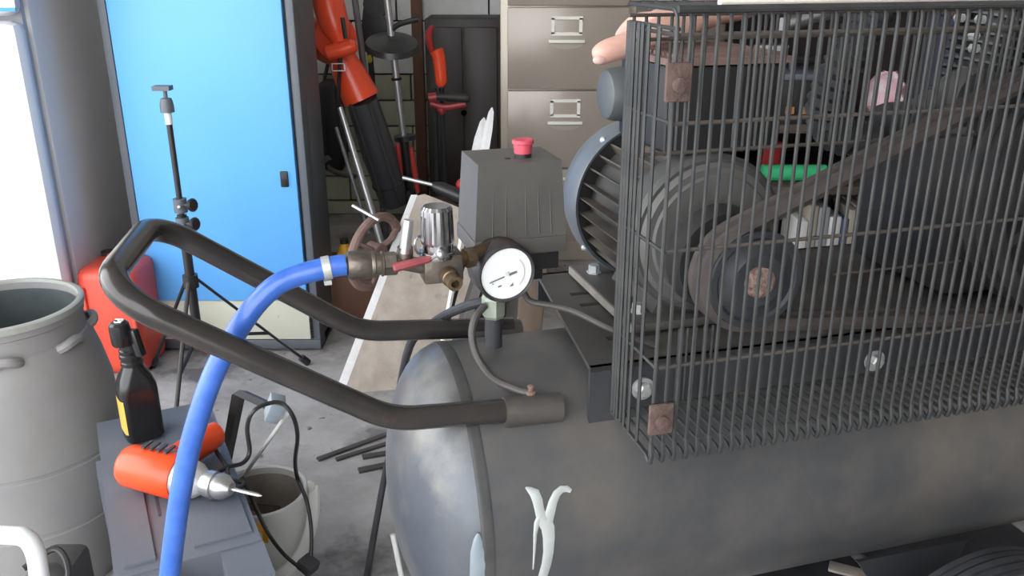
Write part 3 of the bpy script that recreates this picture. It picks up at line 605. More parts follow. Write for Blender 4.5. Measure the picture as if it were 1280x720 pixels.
# ================================================================== DRILL
zd = ZC + .0045
d0 = PZ(161, 581, zd + .037); d1 = PZ(315, 617, zd + .026); ad = (d1 - d0).normalized()
dl = thing('power_drill', 'orange corded power drill lying on the grey tool case', 'drill', Vector(((d0.x + d1.x) / 2, (d0.y + d1.y) / 2, zd)))
b = NB(); lathe(b, [(-.010, 0), (-.010, .020), (-.004, .028), (.004, .0325), (.05, .034), (.084, .035), (.090, .032), (.090, 0)], d0, ad, 24); obj('motor_housing', b, 'drill_orange', dl)
b = NB(); lathe(b, [(.090, 0), (.090, .030), (.100, .031), (.118, .027), (.128, .020), (.132, .017), (.132, 0)], d0, ad, 22); obj('gear_housing', b, 'zinc', dl)
b = NB(); lathe(b, [(.130, 0), (.130, .017), (.138, .020), (.150, .020), (.152, .0175), (.155, .0175), (.157, .0195), (.165, .019), (.178, .010), (.180, 0)], d0, ad, 20); chk = obj('chuck', b, 'steel', dl)
b = NB(); tube(b, [d0 + ad * .178, d0 + ad * .222, d0 + ad * .228], [.003, .003, .0005], 8); obj('drill_bit', b, 'steel', chk)
hd = Vector((.60, .80, 0)); hd = (hd - ad * hd.dot(ad) * .55).normalized()
h0 = d0 + ad * .040 + Vector((0, 0, -.008))
b = NB(); tube(b, [h0, h0 + hd * .05, h0 + hd * .115, h0 + hd * .135], [.024, .0205, .021, .018], 14, flat=1.15); hnd = obj('handle', b, 'drill_orange', dl)
b = NB(); bx(b, h0 + hd * .045 + ad * .021, (.02, .026, .012), Matrix.Rotation(math.atan2(hd.y, hd.x), 3, 'Z')); obj('trigger', b, 'black_plastic', hnd, bev=.003)
b = NB(); up_ = Vector((0, 0, 1)); mx = Matrix.Rotation(math.atan2(ad.y, ad.x), 3, 'Z')
for k in range(4): bx(b, d0 + ad * (.030 + k * .013) + up_ * .0365 + hd * .010, (.005, .022, .003), mx)
obj('vent_slot', b, 'case_dark', dl)
b = NB(); bx(b, d0 + ad * .06 + up_ * .026 + hd * .022, (.055, .012, .004), Matrix.Rotation(math.atan2(ad.y, ad.x), 3, 'Z') @ Euler((R(-40), 0, 0)).to_matrix()); obj('nameplate', b, 'case_grey', dl)
# its cord: coil on the case, over the bracket, down round the bucket to the plug
cordp = [h0 + hd * .13, PZ(268, 560, ZC + .012), PZ(285, 592, ZC + .02), PZ(262, 622, ZC + .012), PZ(283, 618, ZC + .014), PZ(305, 605, ZC + .015), PZ(290, 600, ZC + .02), PZ(270, 594, ZC + .02), PZ(284, 584, ZC + .02), PZ(303, 579, ZC + .01), PZ(312, 565, .38), PZ(309, 535, .42), PZ(316, 515, .45), PZ(333, 505, .455), PZ(352, 504, .45), PZ(366, 520, .43), PZ(372, 545, .38), PZ(369, 575, .30), PZ(372, 598, .235), PZ(383, 625, .215), PZ(389, 660, .17), PZ(389, 695, .13)]
b = NB(); tube(b, smooth_path(cordp, 5), .0036, 8); obj('cord', b, 'black_plastic', dl)
b = NB(); q = PZ(385, 706, .12); bx(b, q, (.032, .03, .022), Euler((0, R(20), R(-30))).to_matrix()); plg = obj('plug', b, 'case_dark', dl, bev=.005)
cord2 = [PZ(378, 712, .12), PZ(355, 693, .14), PZ(336, 668, .19), PZ(322, 640, .29), PZ(310, 612, .35), PZ(302, 596, ZC + .012)]
b = NB(); tube(b, smooth_path(cord2, 5), .0034, 8); obj('cord', b, 'black_plastic', dl)

# ================================================================== BUCKET
zb = .195; bc = PZ(325, 613, zb); bc.z = 0; rb = .084
bu = thing('bucket', 'white plastic bucket with scrap inside, right of the grey tool case', 'bucket', bc)
b = NB(); lathe(b, [(0, 0), (0, .068), (.01, .071), (zb - .02, rb - .002), (zb - .018, rb + .003), (zb, rb + .003), (zb + .002, rb), (zb, rb - .005), (.012, .066), (.008, 0)], bc, (0, 0, 1), 44); obj('body', b, 'white_plastic', bu)
b = NB(); lathe(b, [(zb - .012, rb - .0068), (.10, .0700), (.095, 0)], bc, (0, 0, 1), 40); obj('liner', b, 'bucket_in', bu)
pts = []
for k in range(25):
    a_ = R(20) - PI * k / 24; pts.append(bc + Vector(((rb + .012) * math.cos(a_), (rb + .012) * math.sin(a_) - .012 * math.sin(PI * k / 24), zb - .012 - .105 * math.sin(PI * k / 24))))
b = NB(); tube(b, pts, .011, 8, flat=.45); obj('bail_handle', b, 'white_plastic', bu)
for s in (0, PI):
    q = bc + Vector(((rb + .006) * math.cos(R(20) + s), (rb + .006) * math.sin(R(20) + s), zb - .012)); b = NB(); ball(b, q, .012); obj('pivot', b, 'white_plastic', bu)
for i, (dx, dy, z, s, m, nm, lab) in enumerate(((.02, .0, .125, (.10, .03, .012), 'rust_wheel', 'scrap_bar', 'rusty brown bar lying across inside the white bucket'), (.0, -.015, .118, (.07, .05, .02), 'iron_dark', 'scrap_block', 'dark iron block lying in the white bucket'), (.01, .02, .108, (.09, .09, .015), 'scrap', 'scrap_plate', 'brown scrap plate lying in the bottom of the white bucket'))):
    b = NB(); bx(b, bc + Vector((dx, dy, z)), s, Euler((.2 * i, .5 - .3 * i, .8 * i + .4)).to_matrix()); o = obj(nm, b, m, bev=.002, base=bc + Vector((dx, dy, z))); tag(o, lab, 'scrap')
yt = thing('yellow_clip', 'small yellow plastic star clip on the near bucket rim', 'clip', PZ(327, 660, zb))
b = NB(); q = PZ(327, 660, zb + .004); poly = []
for k in range(10):
    a_ = 2 * PI * k / 10; r_ = .012 if k % 2 == 0 else .007; poly.append((r_ * math.cos(a_), r_ * math.sin(a_)))
prism(b, poly, q, (1, 0, 0), (0, .8, .6), (0, -.6, .8), .006); obj('star', b, 'yellow', yt)
b = NB(); bx(b, q + Vector((.006, -.004, -.014)), (.008, .006, .024)); obj('prong', b, 'yellow', yt)
# steel strap bracket standing in the bucket, white rod
br = thing('strap_bracket', 'bent dark steel strap standing up behind the grey tool case', 'bracket', Vector((PZ(290, 560, .12).x, PZ(290, 560, .12).y, .09)))
f0 = PZ(287, 552, .24); f1 = PZ(299, 490, .40); f2 = PZ(346, 512, .42)
b = NB(); fl = fillet([f0 + (f0 - f1) * .9, f0, f1, f2], [.02, .012]); tube(b, fl, .013, 4, flat=.35); obj('strap', b, 'dusty_steel', br)
b = NB(); q = PZ(343, 511, .425); bx(b, q, (.022, .03, .04), Euler((R(10), R(25), R(20))).to_matrix(), taper=1.2); obj('blue_end', b, 'paint_blue_grey', br, bev=.003, label='pale blue end block')
b = NB(); r0, r1 = PZ(361, 515, .42), PZ(304, 596, .21); tube(b, [r0, r1, r1 + (r1 - r0) * .35], .0035, 8); tag(obj('thin_rod', b, 'white_plastic', base=r1), 'thin off white rod leaning in the white bucket', 'rod')

# ================================================================== AIR COMPRESSOR (frame L)
cmp_ = thing('air_compressor', 'large dark grey belt driven air compressor on wheels with caged pulleys', 'compressor', (.75, 0, 0), L)
def cp(name, b, m, parent=cmp_, **k): return obj(name, b, m, parent, frame=L, **k)
UL, US, UR = .118, .205, 1.42
b = NB(); lathe(b, [(US, TR), (US + .3, TR), (US + .6, TR), (US + .9, TR), (UR, TR)], (0, 0, TZ), (1, 0, 0), 72); tank = cp('tank', b, 'tank')
b = NB(); lathe(b, [(US - (US - UL) * math.sin(PI / 2 * k / 12), TR * math.cos(PI / 2 * k / 12)) for k in range(13)], (0, 0, TZ), (1, 0, 0), 72); cp('tank_end', b, 'tank_end')
b = NB(); lathe(b, [(UR + .087 * math.sin(PI / 2 * k / 8), TR * math.cos(PI / 2 * k / 8)) for k in range(9)], (0, 0, TZ), (1, 0, 0), 72); cp('tank_end', b, 'tank')
b = NB(); lathe(b, [(US - .008, TR - .004), (US - .007, TR + .0004), (US - .003, TR + .0014), (US, TR + .0008), (US + .004, TR + .0014), (US + .008, TR + .0004), (US + .009, TR - .004)], (0, 0, TZ), (1, 0, 0), 72); cp('weld_seam', b, 'tank_seam', tank)
# paint runs on the shell
def decal(name, strokes, m, parent, label=None):
    b = NB()
    for st in strokes:
        rows_ = []
        for i, (x, y, hw) in enumerate(st):
            x0, y0, _ = st[max(i - 1, 0)]; x1, y1, _ = st[min(i + 1, len(st) - 1)]; l = math.hypot(x1 - x0, y1 - y0); nx, ny = -(y1 - y0) / l, (x1 - x0) / l
            rows_.append([PT(x + nx * hw * s, y + ny * hw * s, TR + (.0016 if abs(s) < .9 else .0004)) for s in (-1, -.5, 0, .5, 1)])
        vr = [[b.verts.new(q) for q in r_] for r_ in rows_]
        for a_, c_ in zip(vr, vr[1:]):
            for k in range(4): b.faces.new((a_[k], a_[k + 1], c_[k + 1], c_[k]))
    cp(name, b, m, parent, label=label, angle=80)
decal('paint_run', [[(657, 609, 1), (662, 612, 4), (668, 616, 6.5), (672, 626, 6.5), (674, 636, 6), (676, 644, 6.5), (680, 650, 9), (685, 660, 8.5), (686, 672, 7.5), (685.5, 690, 6.5), (683, 705, 6), (678, 722, 5.5), (672, 745, 4)],
                   [(714, 614, 2.5), (709, 611, 4.2), (702, 611.5, 4.5), (696, 617, 5), (691, 628, 5.5), (688, 640, 6), (684, 652, 7)],
                   [(676, 644, 4), (671, 654, 3.5), (669, 668, 2.4), (668, 690, 1.6), (666.5, 712, 1)]], 'paint_white', tank, 'run of white paint in a Y shape')
decal('paint_run', [[(598, 667, 2), (597, 674, 5), (597, 690, 9), (598, 706, 10.5), (597, 722, 10), (597, 745, 9)]], 'paint_blue_grey', tank, 'pale blue grey paint smear')
# handle
b = NB(); A1 = (.30, -.116, .620); B1 = (.112, -.116, .632); C1 = (-.166, -.116, .817); C2 = (-.136, .116, .820); B2 = (.105, .116, .645); A2 = (.32, .116, .626)
tube(b, fillet([A1, B1, C1, C2, B2, A2], [.11, .055, .055, .11], 10), .0142, 18); cp('handle', b, 'handle')
for s, u0 in ((-1, .243), (1, .262)):
    b = NB(); tube(b, [(u0, s * .116, .6215), (u0 + .07, s * .116, .6175)], .0178, 16); tube(b, [(u0 + .003, s * .112, .606), (u0 + .067, s * .112, .602)], .013, 8, flat=.6); sk = cp('handle_socket', b, 'dusty_steel')
    q = Vector((u0 + .036, s * .108, .634)); b = NB(); lathe(b, [(0, 0), (0, .006), (.006, .006), (.007, .003), (.013, .0045), (.015, 0)], q, (0, 0, 1), 10); cp('set_screw', b, 'rust_wheel', sk)
# platform with front flange and slots
PZt = .672
def plate_poly():
    return [(.345, -.13), (1.36, -.13), (1.36, .2), (.384, .2)]
b = NB(); slots = []
def slot_plate(b):
    # plate built of strips so the slots are real openings
    xs = [.36]; 
    outer = plate_poly()
    th = .006
    rowsv = [(-.13, -.062), (-.062, -.050), (-.050, .055), (.055, .066), (.066, .098), (.098, .109), (.109, .2)]
    def xl(v): return .345 + (v + .13) / .33 * .039
    for i, (v0, v1) in enumerate(rowsv):
        segs = [(None, 1.36)]
        if i == 1: segs = [(None, .395), (.465, 1.36)]
        if i == 3: segs = [(None, .402), (.458, 1.36)]
        if i == 5: segs = [(None, .403), (.458, 1.36)]
        for a_, c_ in segs:
            x0a = xl(v0) if a_ is None else a_; x0b = xl(v1) if a_ is None else a_
            prism(b, [(x0a, v0), (c_, v0), (c_, v1), (x0b, v1)], (0, 0, PZt - th), (1, 0, 0), (0, 1, 0), (0, 0, 1), th)
slot_plate(b); plat = cp('platform', b, 'dusty_steel')
b = NB(); prism(b, [(.345, .585), (1.36, .585), (1.36, PZt), (.345, PZt)], (0, -.13, 0), (1, 0, 0), (0, 0, 1), (0, 1, 0), .006); cp('front_flange', b, 'flange', plat, bev=.0015)
b = NB(); prism(b, [(.384, .62), (1.36, .62), (1.36, PZt), (.384, PZt)], (0, .194, 0), (1, 0, 0), (0, 0, 1), (0, 1, 0), .006); cp('rear_flange', b, 'flange', plat)
for px, py in ((803, 485), (1092, 450)):
    q = PV(px, py, -.131); b = NB(); lathe(b, [(0, 0), (0, .0145), (.003, .0145), (.003, .009)], q, (0, -1, 0), 20); wsh = cp('washer', b, 'zinc', plat)
    b = NB(); lathe(b, [(.002, 0), (.002, .0095), (.010, .0095), (.0115, .007), (.0115, 0)], q, (0, -1, 0), 6); cp('bolt_head', b, 'zinc', plat, angle=20)
# motor
mu, mz = .527, .795; AX = (0, 1, 0)
mo = thing  # alias not used
b = NB(); lathe(b, [(-.055, 0), (-.055, .098), (-.048, .103), (-.015, .103), (-.015, .088), (.13, .088), (.13, 0)], (mu, 0, mz), AX, 56); motor = cp('motor', b, 'motor_grey')
b = NB(); lathe(b, [(-.066, 0), (-.066, .078), (-.063, .081), (-.063, .089), (-.056, .094), (-.054, 0)], (mu, 0, mz), AX, 56); cp('end_bell', b, 'bell', motor)
nf = 30
for k in range(nf):
    a_ = 2 * PI * (k + .5) / nf
    d = Vector((math.cos(a_), 0, math.sin(a_))); t_ = Vector((-d.z, 0, d.x)); c0 = Vector((mu, 0, mz))
    b = NB(); o_ = c0 + d * .086; prism(b, [(-.0014, 0), (.0014, 0), (.0011, .019), (-.0011, .019)], o_ + Vector((0, -.014, 0)), t_, d, (0, 1, 0), .150); cp('fin', b, 'fin', motor)
b = NB(); lathe(b, [(.125, .108), (.122, .1125), (.125, .1135), (.165, .1135), (.190, .108), (.205, .092), (.212, .06), (.213, 0), (.209, 0), (.208, .06), (.20, .088), (.187, .102), (.165, .108)], (mu, 0, mz), AX, 56, closed=False); cp('fan_cover', b, 'motor_blue', motor)
b = NB(); lathe(b, [(.128, 0), (.128, .108)], (mu, 0, mz), AX, 40); cp('fan_shroud', b, 'gap_dark', motor)
for a_ in (R(128), R(215), R(50)):
    q = Vector((mu + .1135 * math.cos(a_), .135, mz + .1135 * math.sin(a_))); b = NB(); ball(b, q, .005, u=8, v=6); cp('screw', b, 'zinc', motor)
b = NB(); bx(b, (mu - .005, .06, PZt + .010), (.185, .24, .012)); prism(b, [(-.06, 0), (.06, 0), (.045, .03), (-.045, .03)], (mu, -.03, PZt + .014), (1, 0, 0), (0, 0, 1), (0, 1, 0), .14); mb_ = cp('motor_base', b, 'dusty_steel', motor, bev=.002)
b = NB(); bx(b, (mu - .0985, .06, PZt + .010), (.003, .238, .0115)); cp('sawn_edge', b, 'bare_edge', motor, label='bright bare sawn edge')
for du, v in ((-.075, .14), (-.075, -.02), (.07, .14), (.07, -.02)):
    b = NB(); lathe(b, [(0, 0), (0, .011), (.003, .011), (.003, .008), (.013, .008), (.014, 0)], (mu + du, v, PZt + .015), (0, 0, 1), 6); cp('base_bolt', b, 'zinc', motor, angle=20)
# terminal box, capacitor
q0, q1 = PV(842, 80, -.045), PV(975, 182, -.045)
b = NB(); bx(b, ((q0.x + q1.x) / 2, .035, (q0.z + q1.z) / 2 - .004), (q1.x - q0.x, .155, q0.z - q1.z)); tbx = cp('terminal_box', b, 'black_plastic', motor, bev=.005)
b = NB(); bx(b, ((q0.x + q1.x) / 2, .035, q0.z + .001), (q1.x - q0.x + .006, .16, .008)); 
for k in range(12): bx(b, ((q0.x + q1.x) / 2, -.03 + k * .0125, q0.z + .0065), (q1.x - q0.x - .01, .005, .006))
cp('ribbed_cover', b, 'rust_wheel', motor)
cpz = PV(757, 115, .12); 
b = NB(); lathe(b, [(-.012, 0), (-.012, .0275), (-.010, .031), (-.002, .0345), (.012, .036), (.014, .034), (.018, .034), (.020, .036), (.16, .036), (.16, 0)], (cpz.x + .002, .10, .952), (1, 0, 0), 28); cp('capacitor', b, 'capacitor', motor)
b = NB()
for z in (-.012, .010): tube(b, [(cpz.x + .022, .10 - .0355, .952 + z), (cpz.x + .155, .10 - .0355, .952 + z)], .0015, 6)
cp('capacitor_rib', b, 'motor_grey', motor)
# motor pulley
pc_ = PV(945, 350, -.2); PU, PZc, PRr = pc_.x, pc_.z, .056
b = NB(); lathe(b, [(-.210, 0), (-.210, .014), (-.206, .0145), (-.206, .030), (-.203, .033), (-.200, .046), (-.203, .049), (-.203, PRr), (-.198, PRr), (-.192, .045), (-.187, .045), (-.182, PRr - .001), (-.179, PRr - .001), (-.173, .045), (-.168, .045), (-.162, PRr), (-.157, PRr), (-.157, .030), (-.130, .03), (-.130, 0)], (PU, 0, PZc), AX, 48); pul = cp('motor_pulley', b, 'pulley')
b = NB(); lathe(b, [(-.2125, 0), (-.2135, .006), (-.2125, .013), (-.2105, .0175), (-.2045, .018)], (PU, 0, PZc), AX, 20); cp('shaft_end', b, 'rust_core', pul, label='rust coloured shaft end')
b = NB(); lathe(b, [(-.155, 0), (-.155, .019), (-.05, .019), (-.05, 0)], (PU, 0, PZc), AX, 20); cp('motor_shaft', b, 'iron_dark', pul)
b = NB(); lathe(b, [(-.135, .02), (-.135, .058), (-.125, .064), (-.110, .064), (-.110, .02)], (PU - .002, 0, PZc), AX, 40); cp('seal_ring', b, 'gap_dark', motor)
# flywheel
FU, FZ, FR = .977, .863, .172
b = NB(); lathe(b, [(-.205, FR - .022), (-.205, FR), (-.200, FR), (-.192, FR - .010), (-.187, FR - .010), (-.182, FR), (-.178, FR), (-.171, FR - .010), (-.166, FR - .010), (-.160, FR), (-.155, FR), (-.155, FR - .022)], (FU, 0, FZ), AX, 64, closed=True); fw = cp('flywheel', b, 'iron_dark')
b = NB(); lathe(b, [(-.215, 0), (-.215, .032), (-.14, .034), (-.14, 0)], (FU, 0, FZ), AX, 28); cp('hub', b, 'iron_dark', fw)
for k in range(5):
    a_ = 2 * PI * k / 5 + .9; d = Vector((math.cos(a_), 0, math.sin(a_))); e = Vector((-math.sin(a_), 0, math.cos(a_)))
    b = NB(); tube(b, [Vector((FU, -.18, FZ)) + d * .028, Vector((FU, -.18, FZ)) + d * .08 + e * .02, Vector((FU, -.18, FZ)) + d * (FR - .015) + e * .03], [.024, .020, .022], 8, flat=.5); cp('spoke', b, 'iron_dark', fw)
# belts
dC = math.hypot(FU - PU, FZ - PZc); ba = math.atan2(FZ - PZc, FU - PU); r1, r2 = PRr + .001, FR + .001; be = math.asin((r2 - r1) / dC)
def belt_path(v):
    pts = []
    t1 = ba + PI / 2 + be; t2 = ba - PI / 2 - be
    for k in range(15): a_ = t1 + (2 * PI - (t1 - t2)) * k / 14 * 1.0; pts.append((PU + r1 * math.cos(a_), v, PZc + r1 * math.sin(a_)))
    for k in range(25): a_ = t2 + (t1 - t2) * k / 24; pts.append((FU + r2 * math.cos(a_), v, FZ + r2 * math.sin(a_)))
    return pts
for v in (-.1895, -.1695):
    b = NB(); tube(b, belt_path(v), .0088, 6, closed=True); cp('drive_belt', b, 'belt')
# pump
b = NB(); bx(b, (1.0, .03, .80), (.24, .22, .24)); pump = cp('pump', b, 'iron_dark', bev=.02)
b = NB(); lathe(b, [(-.10, 0), (-.10, .07), (-.09, .08), (.1, .08), (.1, 0)], (FU, 0, FZ), AX, 28); cp('crankcase_cover', b, 'motor_grey', pump)
def cylinder(u, v, tilt):
    o_ = Vector((u, v, .86)); d = Vector((math.sin(tilt), 0, math.cos(tilt)))
    b = NB(); cyl(b, o_, o_ + d * .205, .040, 24); c = cp('cylinder_barrel', b, 'iron_dark', pump)
    for k in range(15):
        b = NB(); q = o_ + d * (.02 + k * .0125); lathe(b, [(-.0016, .038), (-.0016, .060), (.0016, .060), (.0016, .038)], q, d, 24, closed=True); cp('cooling_fin', b, 'motor_grey', pump)
    b = NB(); x_, y_ = frame_of(d); bx(b, o_ + d * .215, (.11, .11, .03), Matrix((x_, y_, d)).transposed()); cp('cylinder_head', b, 'motor_grey', pump, bev=.004)
cylinder(.985, .06, R(14))
hp_ = smooth_path([(.93, .10, 1.085), (.86, .09, 1.083), (.822, .08, 1.05), (.800, .075, 1.01), (.782, .08, .965), (.785, .10, .915), (.83, .12, .875), (.90, .10, .86)], 8)
b = NB(); tube(b, hp_, [.030 if k % 2 else .0235 for k in range(len(hp_))], 14); cp('corrugated_hose', b, 'rubber', pump)
b = NB(); tube(b, fillet([(.70, .10, 1.035), (.745, .11, 1.045), (.83, .12, 1.06), (.985, .13, 1.075)], .02), .011, 12); cp('intake_pipe', b, 'steel', pump)
b = NB(); q = PV(1205, 120, -.02); lathe(b, [(-.02, 0), (-.02, .032), (.0, .038), (.03, .038), (.03, 0)], (q.x, -.02, q.z), (0, -1, 0), 24); cp('bearing_cap', b, 'motor_grey', pump)
for k, (px, py) in enumerate(((1196, 22), (1222, 24), (1214, 44), (1214, 60))):
    q = PV(px, py, -.02); b = NB(); lathe(b, [(0, 0), (0, .006), (.01, .006), (.011, 0)], q, (0, -1, 0), 6); cp('head_bolt', b, 'zinc', pump, angle=20)
# pressure pipe, gauge, pressure switch
gp = PV(617, 440, .01)
b = NB(); cyl(b, (gp.x, .01, .630), (gp.x, .01, .705), .0112, 18); stem = cp('riser_pipe', b, 'flange')
b = NB(); lathe(b, [(.690, 0), (.690, .013), (.694, .0150), (.716, .0155), (.720, .013), (.720, 0)], (gp.x, .01, 0), (0, 0, 1), 6); cp('hex_nut', b, 'brass_pale', stem, angle=20)
gc = PV(633, 342, -.03); gx = Vector((.10, -1, -.04)).normalized()
b = NB(); lathe(b, [(-.046, 0), (-.046, .033), (-.038, .0372), (.0, .0378), (.002, .0372), (.004, .0355), (.003, .0335), (-.001, .033), (-.001, 0)], gc, gx, 44); ga = cp('pressure_gauge', b, 'gauge_case')
b = NB(); lathe(b, [(-.0005, 0), (-.0005, .0328), (.0005, .0328), (.0006, 0)], gc, gx, 40); cp('dial', b, 'gauge_face', ga)
ge = Vector((0, 0, 1)); ge = (ge - gx * ge.dot(gx)).normalized(); gr = -gx.cross(ge); gr = gr if gr.x > 0 else -gr
go = gc + gx * .0012
def dstroke(b, pts, hw):
    for (x0, y0), (x1, y1) in zip(pts, pts[1:]):
        l = math.hypot(x1 - x0, y1 - y0); nx, ny = -(y1 - y0) / l * hw, (x1 - x0) / l * hw
        prism(b, [(x0 + nx, y0 + ny), (x1 + nx, y1 + ny), (x1 - nx, y1 - ny), (x0 - nx, y0 - ny)], go, gr, ge, gx, .0006)
b = NB(); dstroke(b, [(-.022, -.009), (-.003, -.0033)], .0007); dstroke(b, [(.003, -.0015), (.013, .0012)], .0014); cp('needle', b, 'ink', ga)
b = NB(); prism(b, [(.004, -.017), (.008, -.0125), (.0085, -.0165)], go, gr, ge, gx, .0006); dstroke(b, [(-.011, -.0155), (-.007, -.0145)], .0009); dstroke(b, [(-.019, -.0105), (-.017, -.011)], .0006); cp('dial_marks', b, 'ink', ga)
b = NB(); dstroke(b, [(.023 * math.cos(R(a_)), .023 * math.sin(R(a_))) for a_ in range(-45, 46, 9)], .0005); dstroke(b, [(-.002, .0015), (.003, .002)], .0006); cp('dial_scale', b, 'ink_faint', ga)
b = NB(); lathe(b, [(0, 0), (0, .0024), (.002, .002), (.002, 0)], go, gx, 12); cp('needle_hub', b, 'white_plastic', ga)
# pressure switch
su0, su1, sv0, sv1, sz0, sz1 = .240, .357, -.0, .095, .795, .890
b = NB(); ps = [(su0, sv0), (su1, sv0), (su1, sv1), (su0, sv1)]; mm_ = ((su0 + su1) / 2, (sv0 + sv1) / 2)
lo_ = [b.verts.new((p[0], p[1], sz0)) for p in ps]; hi_ = [b.verts.new((mm_[0] + (p[0] - mm_[0]) * .90, mm_[1] + (p[1] - mm_[1]) * .92, sz1)) for p in ps]
b.faces.new(lo_[::-1]); b.faces.new(hi_)
for i in range(4): b.faces.new((lo_[i], lo_[(i + 1) % 4], hi_[(i + 1) % 4], hi_[i]))
sw = cp('pressure_switch', b, 'box_plastic', bev=.003)
b = NB(); bx(b, (mm_[0], mm_[1], .785), (su1 - su0 + .004, sv1 - sv0 + .004, .022)); cp('skirt', b, 'box_plastic', sw, bev=.003)
b = NB(); bx(b, (mm_[0] + .02, mm_[1], .762), (.07, .07, .03)); bx(b, (mm_[0] + .012, mm_[1], .745), (.05, .05, .03)); bx(b, (mm_[0], mm_[1], .725), (.03, .03, .04)); cp('switch_base', b, 'black_plastic', sw, bev=.003)
b = NB()
for k, u in enumerate((.262, .279, .305, .322, .338)):
    p0 = Vector((u, -.001, .80)); p1 = Vector((mm_[0] + (u - mm_[0]) * .94, sv0 + .0035, .862)); tube(b, [p0, p1], .0009, 4)
cp('cover_rib', b, 'box_plastic', sw)
rbp = PV(655, 190, .03)
b = NB(); lathe(b, [(0, 0), (0, .0105), (.006, .0105), (.006, 0)], (rbp.x, .035, sz1), (0, 0, 1), 20); cp('button_collar', b, 'black_plastic', sw)
b = NB(); lathe(b, [(.005, 0), (.005, .011), (.016, .0115), (.017, .0135), (.021, .0135), (.022, .012), (.021, .006), (.019, 0)], (rbp.x, .035, sz1), (0, 0, 1), 20); cp('red_knob', b, 'red_button', sw, label='red mushroom on and off knob')
b = NB(); lathe(b, [(0, 0), (0, .004), (.0006, .004), (.0006, 0)], (rbp.x - .021, .03, sz1), (0, 0, 1), 12); cp('cover_screw_hole', b, 'gap_dark', sw)
# regulator assembly
kv = -.05
kb = PV(547, 300, kv); kt = PV(547, 257, kv); ru = kb.x; kz = kb.z
b = NB(); prof = []
segk = 48; rings = []
for z_, r_ in ((kz - .004, .0178), (kz, .0186), (kt.z - .004, .0172), (kt.z, .0150)):
    rings.append([b.verts.new((ru + (r_ + (.0011 if (k // 2) % 2 == 0 and z_ > kz - .001 and r_ > .0155 else 0)) * math.cos(2 * PI * k / segk), kv + (r_ + (.0011 if (k // 2) % 2 == 0 and z_ > kz - .001 and r_ > .0155 else 0)) * math.sin(2 * PI * k / segk), z_)) for k in range(segk)])
for a_, c_ in zip(rings, rings[1:]):
    for k in range(segk): b.faces.new((a_[k], a_[(k + 1) % segk], c_[(k + 1) % segk], c_[k]))
b.faces.new(rings[0][::-1]); b.faces.new(rings[-1]); reg = cp('regulator_knob', b, 'chrome', angle=25)
b = NB(); lathe(b, [(0, .010), (0, .0195), (.004, .0205), (.007, .0195), (.008, .018), (.018, .018), (.018, .010)], (ru, kv, kz - .020), (0, 0, 1), 32); cp('bonnet', b, 'chrome', reg)
b = NB(); rz = PV(547, 333, kv).z; bx(b, (ru + .004, kv + .004, rz), (.046, .036, .034)); cyl(b, (ru, kv, rz + .012), (ru, kv, kz - .015), .012, 16); rb_ = cp('regulator_body', b, 'nickel', bev=.003)
b = NB(); lathe(b, [(0, 0), (0, .0105), (.012, .0105), (.013, .0095), (.026, .0090), (.026, .0050), (.014, .005), (.014, 0)], (ru + .008, kv - .014, rz - .006), (.12, -1, -.12), 20); cp('outlet_port', b, 'brass', rb_)
b = NB(); cyl(b, (ru + .02, kv + .006, rz + .002), (gp.x + .02, .01, rz + .004), .009, 14); lathe(b, [(0, 0), (0, .012), (.012, .012), (.012, 0)], (ru + .034, kv + .012, rz + .0025), (1, .35, 0), 6); cp('manifold_fitting', b, 'brass', rb_)
b = NB(); cyl(b, (gp.x, .02, .70), (gp.x, .02, .80), .012, 14); cp('manifold_post', b, 'iron_dark', rb_)
# small valve with vertical chrome lever and red lever
v0 = PV(507, 325, kv)
b = NB(); cyl(b, (v0.x - .012, kv, v0.z), (ru - .012, kv, rz), .009, 16); cyl(b, (v0.x, kv, v0.z), (v0.x, kv, v0.z + .016), .009, 14); cp('valve_body', b, 'nickel', rb_)
b = NB(); p0, p1 = PV(506, 316, kv - .003), PV(511, 275, kv - .003); tube(b, [p0, p0.lerp(p1, .2), p1], [.0068, .0066, .0055], 14); cp('chrome_lever', b, 'steel', rb_)
b = NB(); p0, p1 = PV(492, 335, kv - .018), PV(534, 324, kv - .018); d = (p1 - p0); n_ = Vector((0, 0, 1)); tube(b, [p0 - d * .02, p0 + d * .03, p1, p1 + d * .12], [.007, .0095, .0080, .005], 8, flat=.5); cp('red_lever', b, 'red_lever', rb_, label='dull red valve lever')
b = NB(); p2 = PV(551, 318, kv - .020); tube(b, [p1 + d * .08, p1.lerp(p2, .6), p2], [.0045, .005, .006], 8, flat=.35); ball(b, p2, .006); cp('lever_tongue', b, 'steel', rb_)
b = NB(); q = PV(524, 306, kv + .01); torus(b, q, (.8, -.6, .1), .010, .0016, 24, 6); cp('split_ring', b, 'steel', rb_)
# thin pipes
b = NB(); pts = [PV(606, 382, .0), PV(594, 398, -.01), PV(590, 420, -.02), PV(597, 447, -.035), PV(616, 473, -.06), PV(645, 487, -.095), PV(660, 491, -.105)]; tube(b, smooth_path(pts), .0048, 10); cp('drain_tube', b, 'dusty_steel')
b = NB(); pts = [PV(655, 366, .01), PV(664, 377, .0), PV(690, 382, -.02), PV(720, 390, -.05), PV(763, 411, -.085), PV(820, 432, -.10)]; tube(b, smooth_path(pts), .0042, 10); cp('pressure_tube', b, 'dusty_steel')
b = NB(); pts = [PV(612, 376, .03), PV(585, 382, .05), PV(553, 396, .145), PV(530, 414, .19), PV(508, 445, .25)]
Li = L.inverted(); pts += [Li @ PY(488, 560, 1.56), Li @ PY(479, 605, 1.53), Li @ PY(470, 655, 1.48), Li @ PZ(459, 718, .0075), Li @ PZ(452, 770, .0075)]
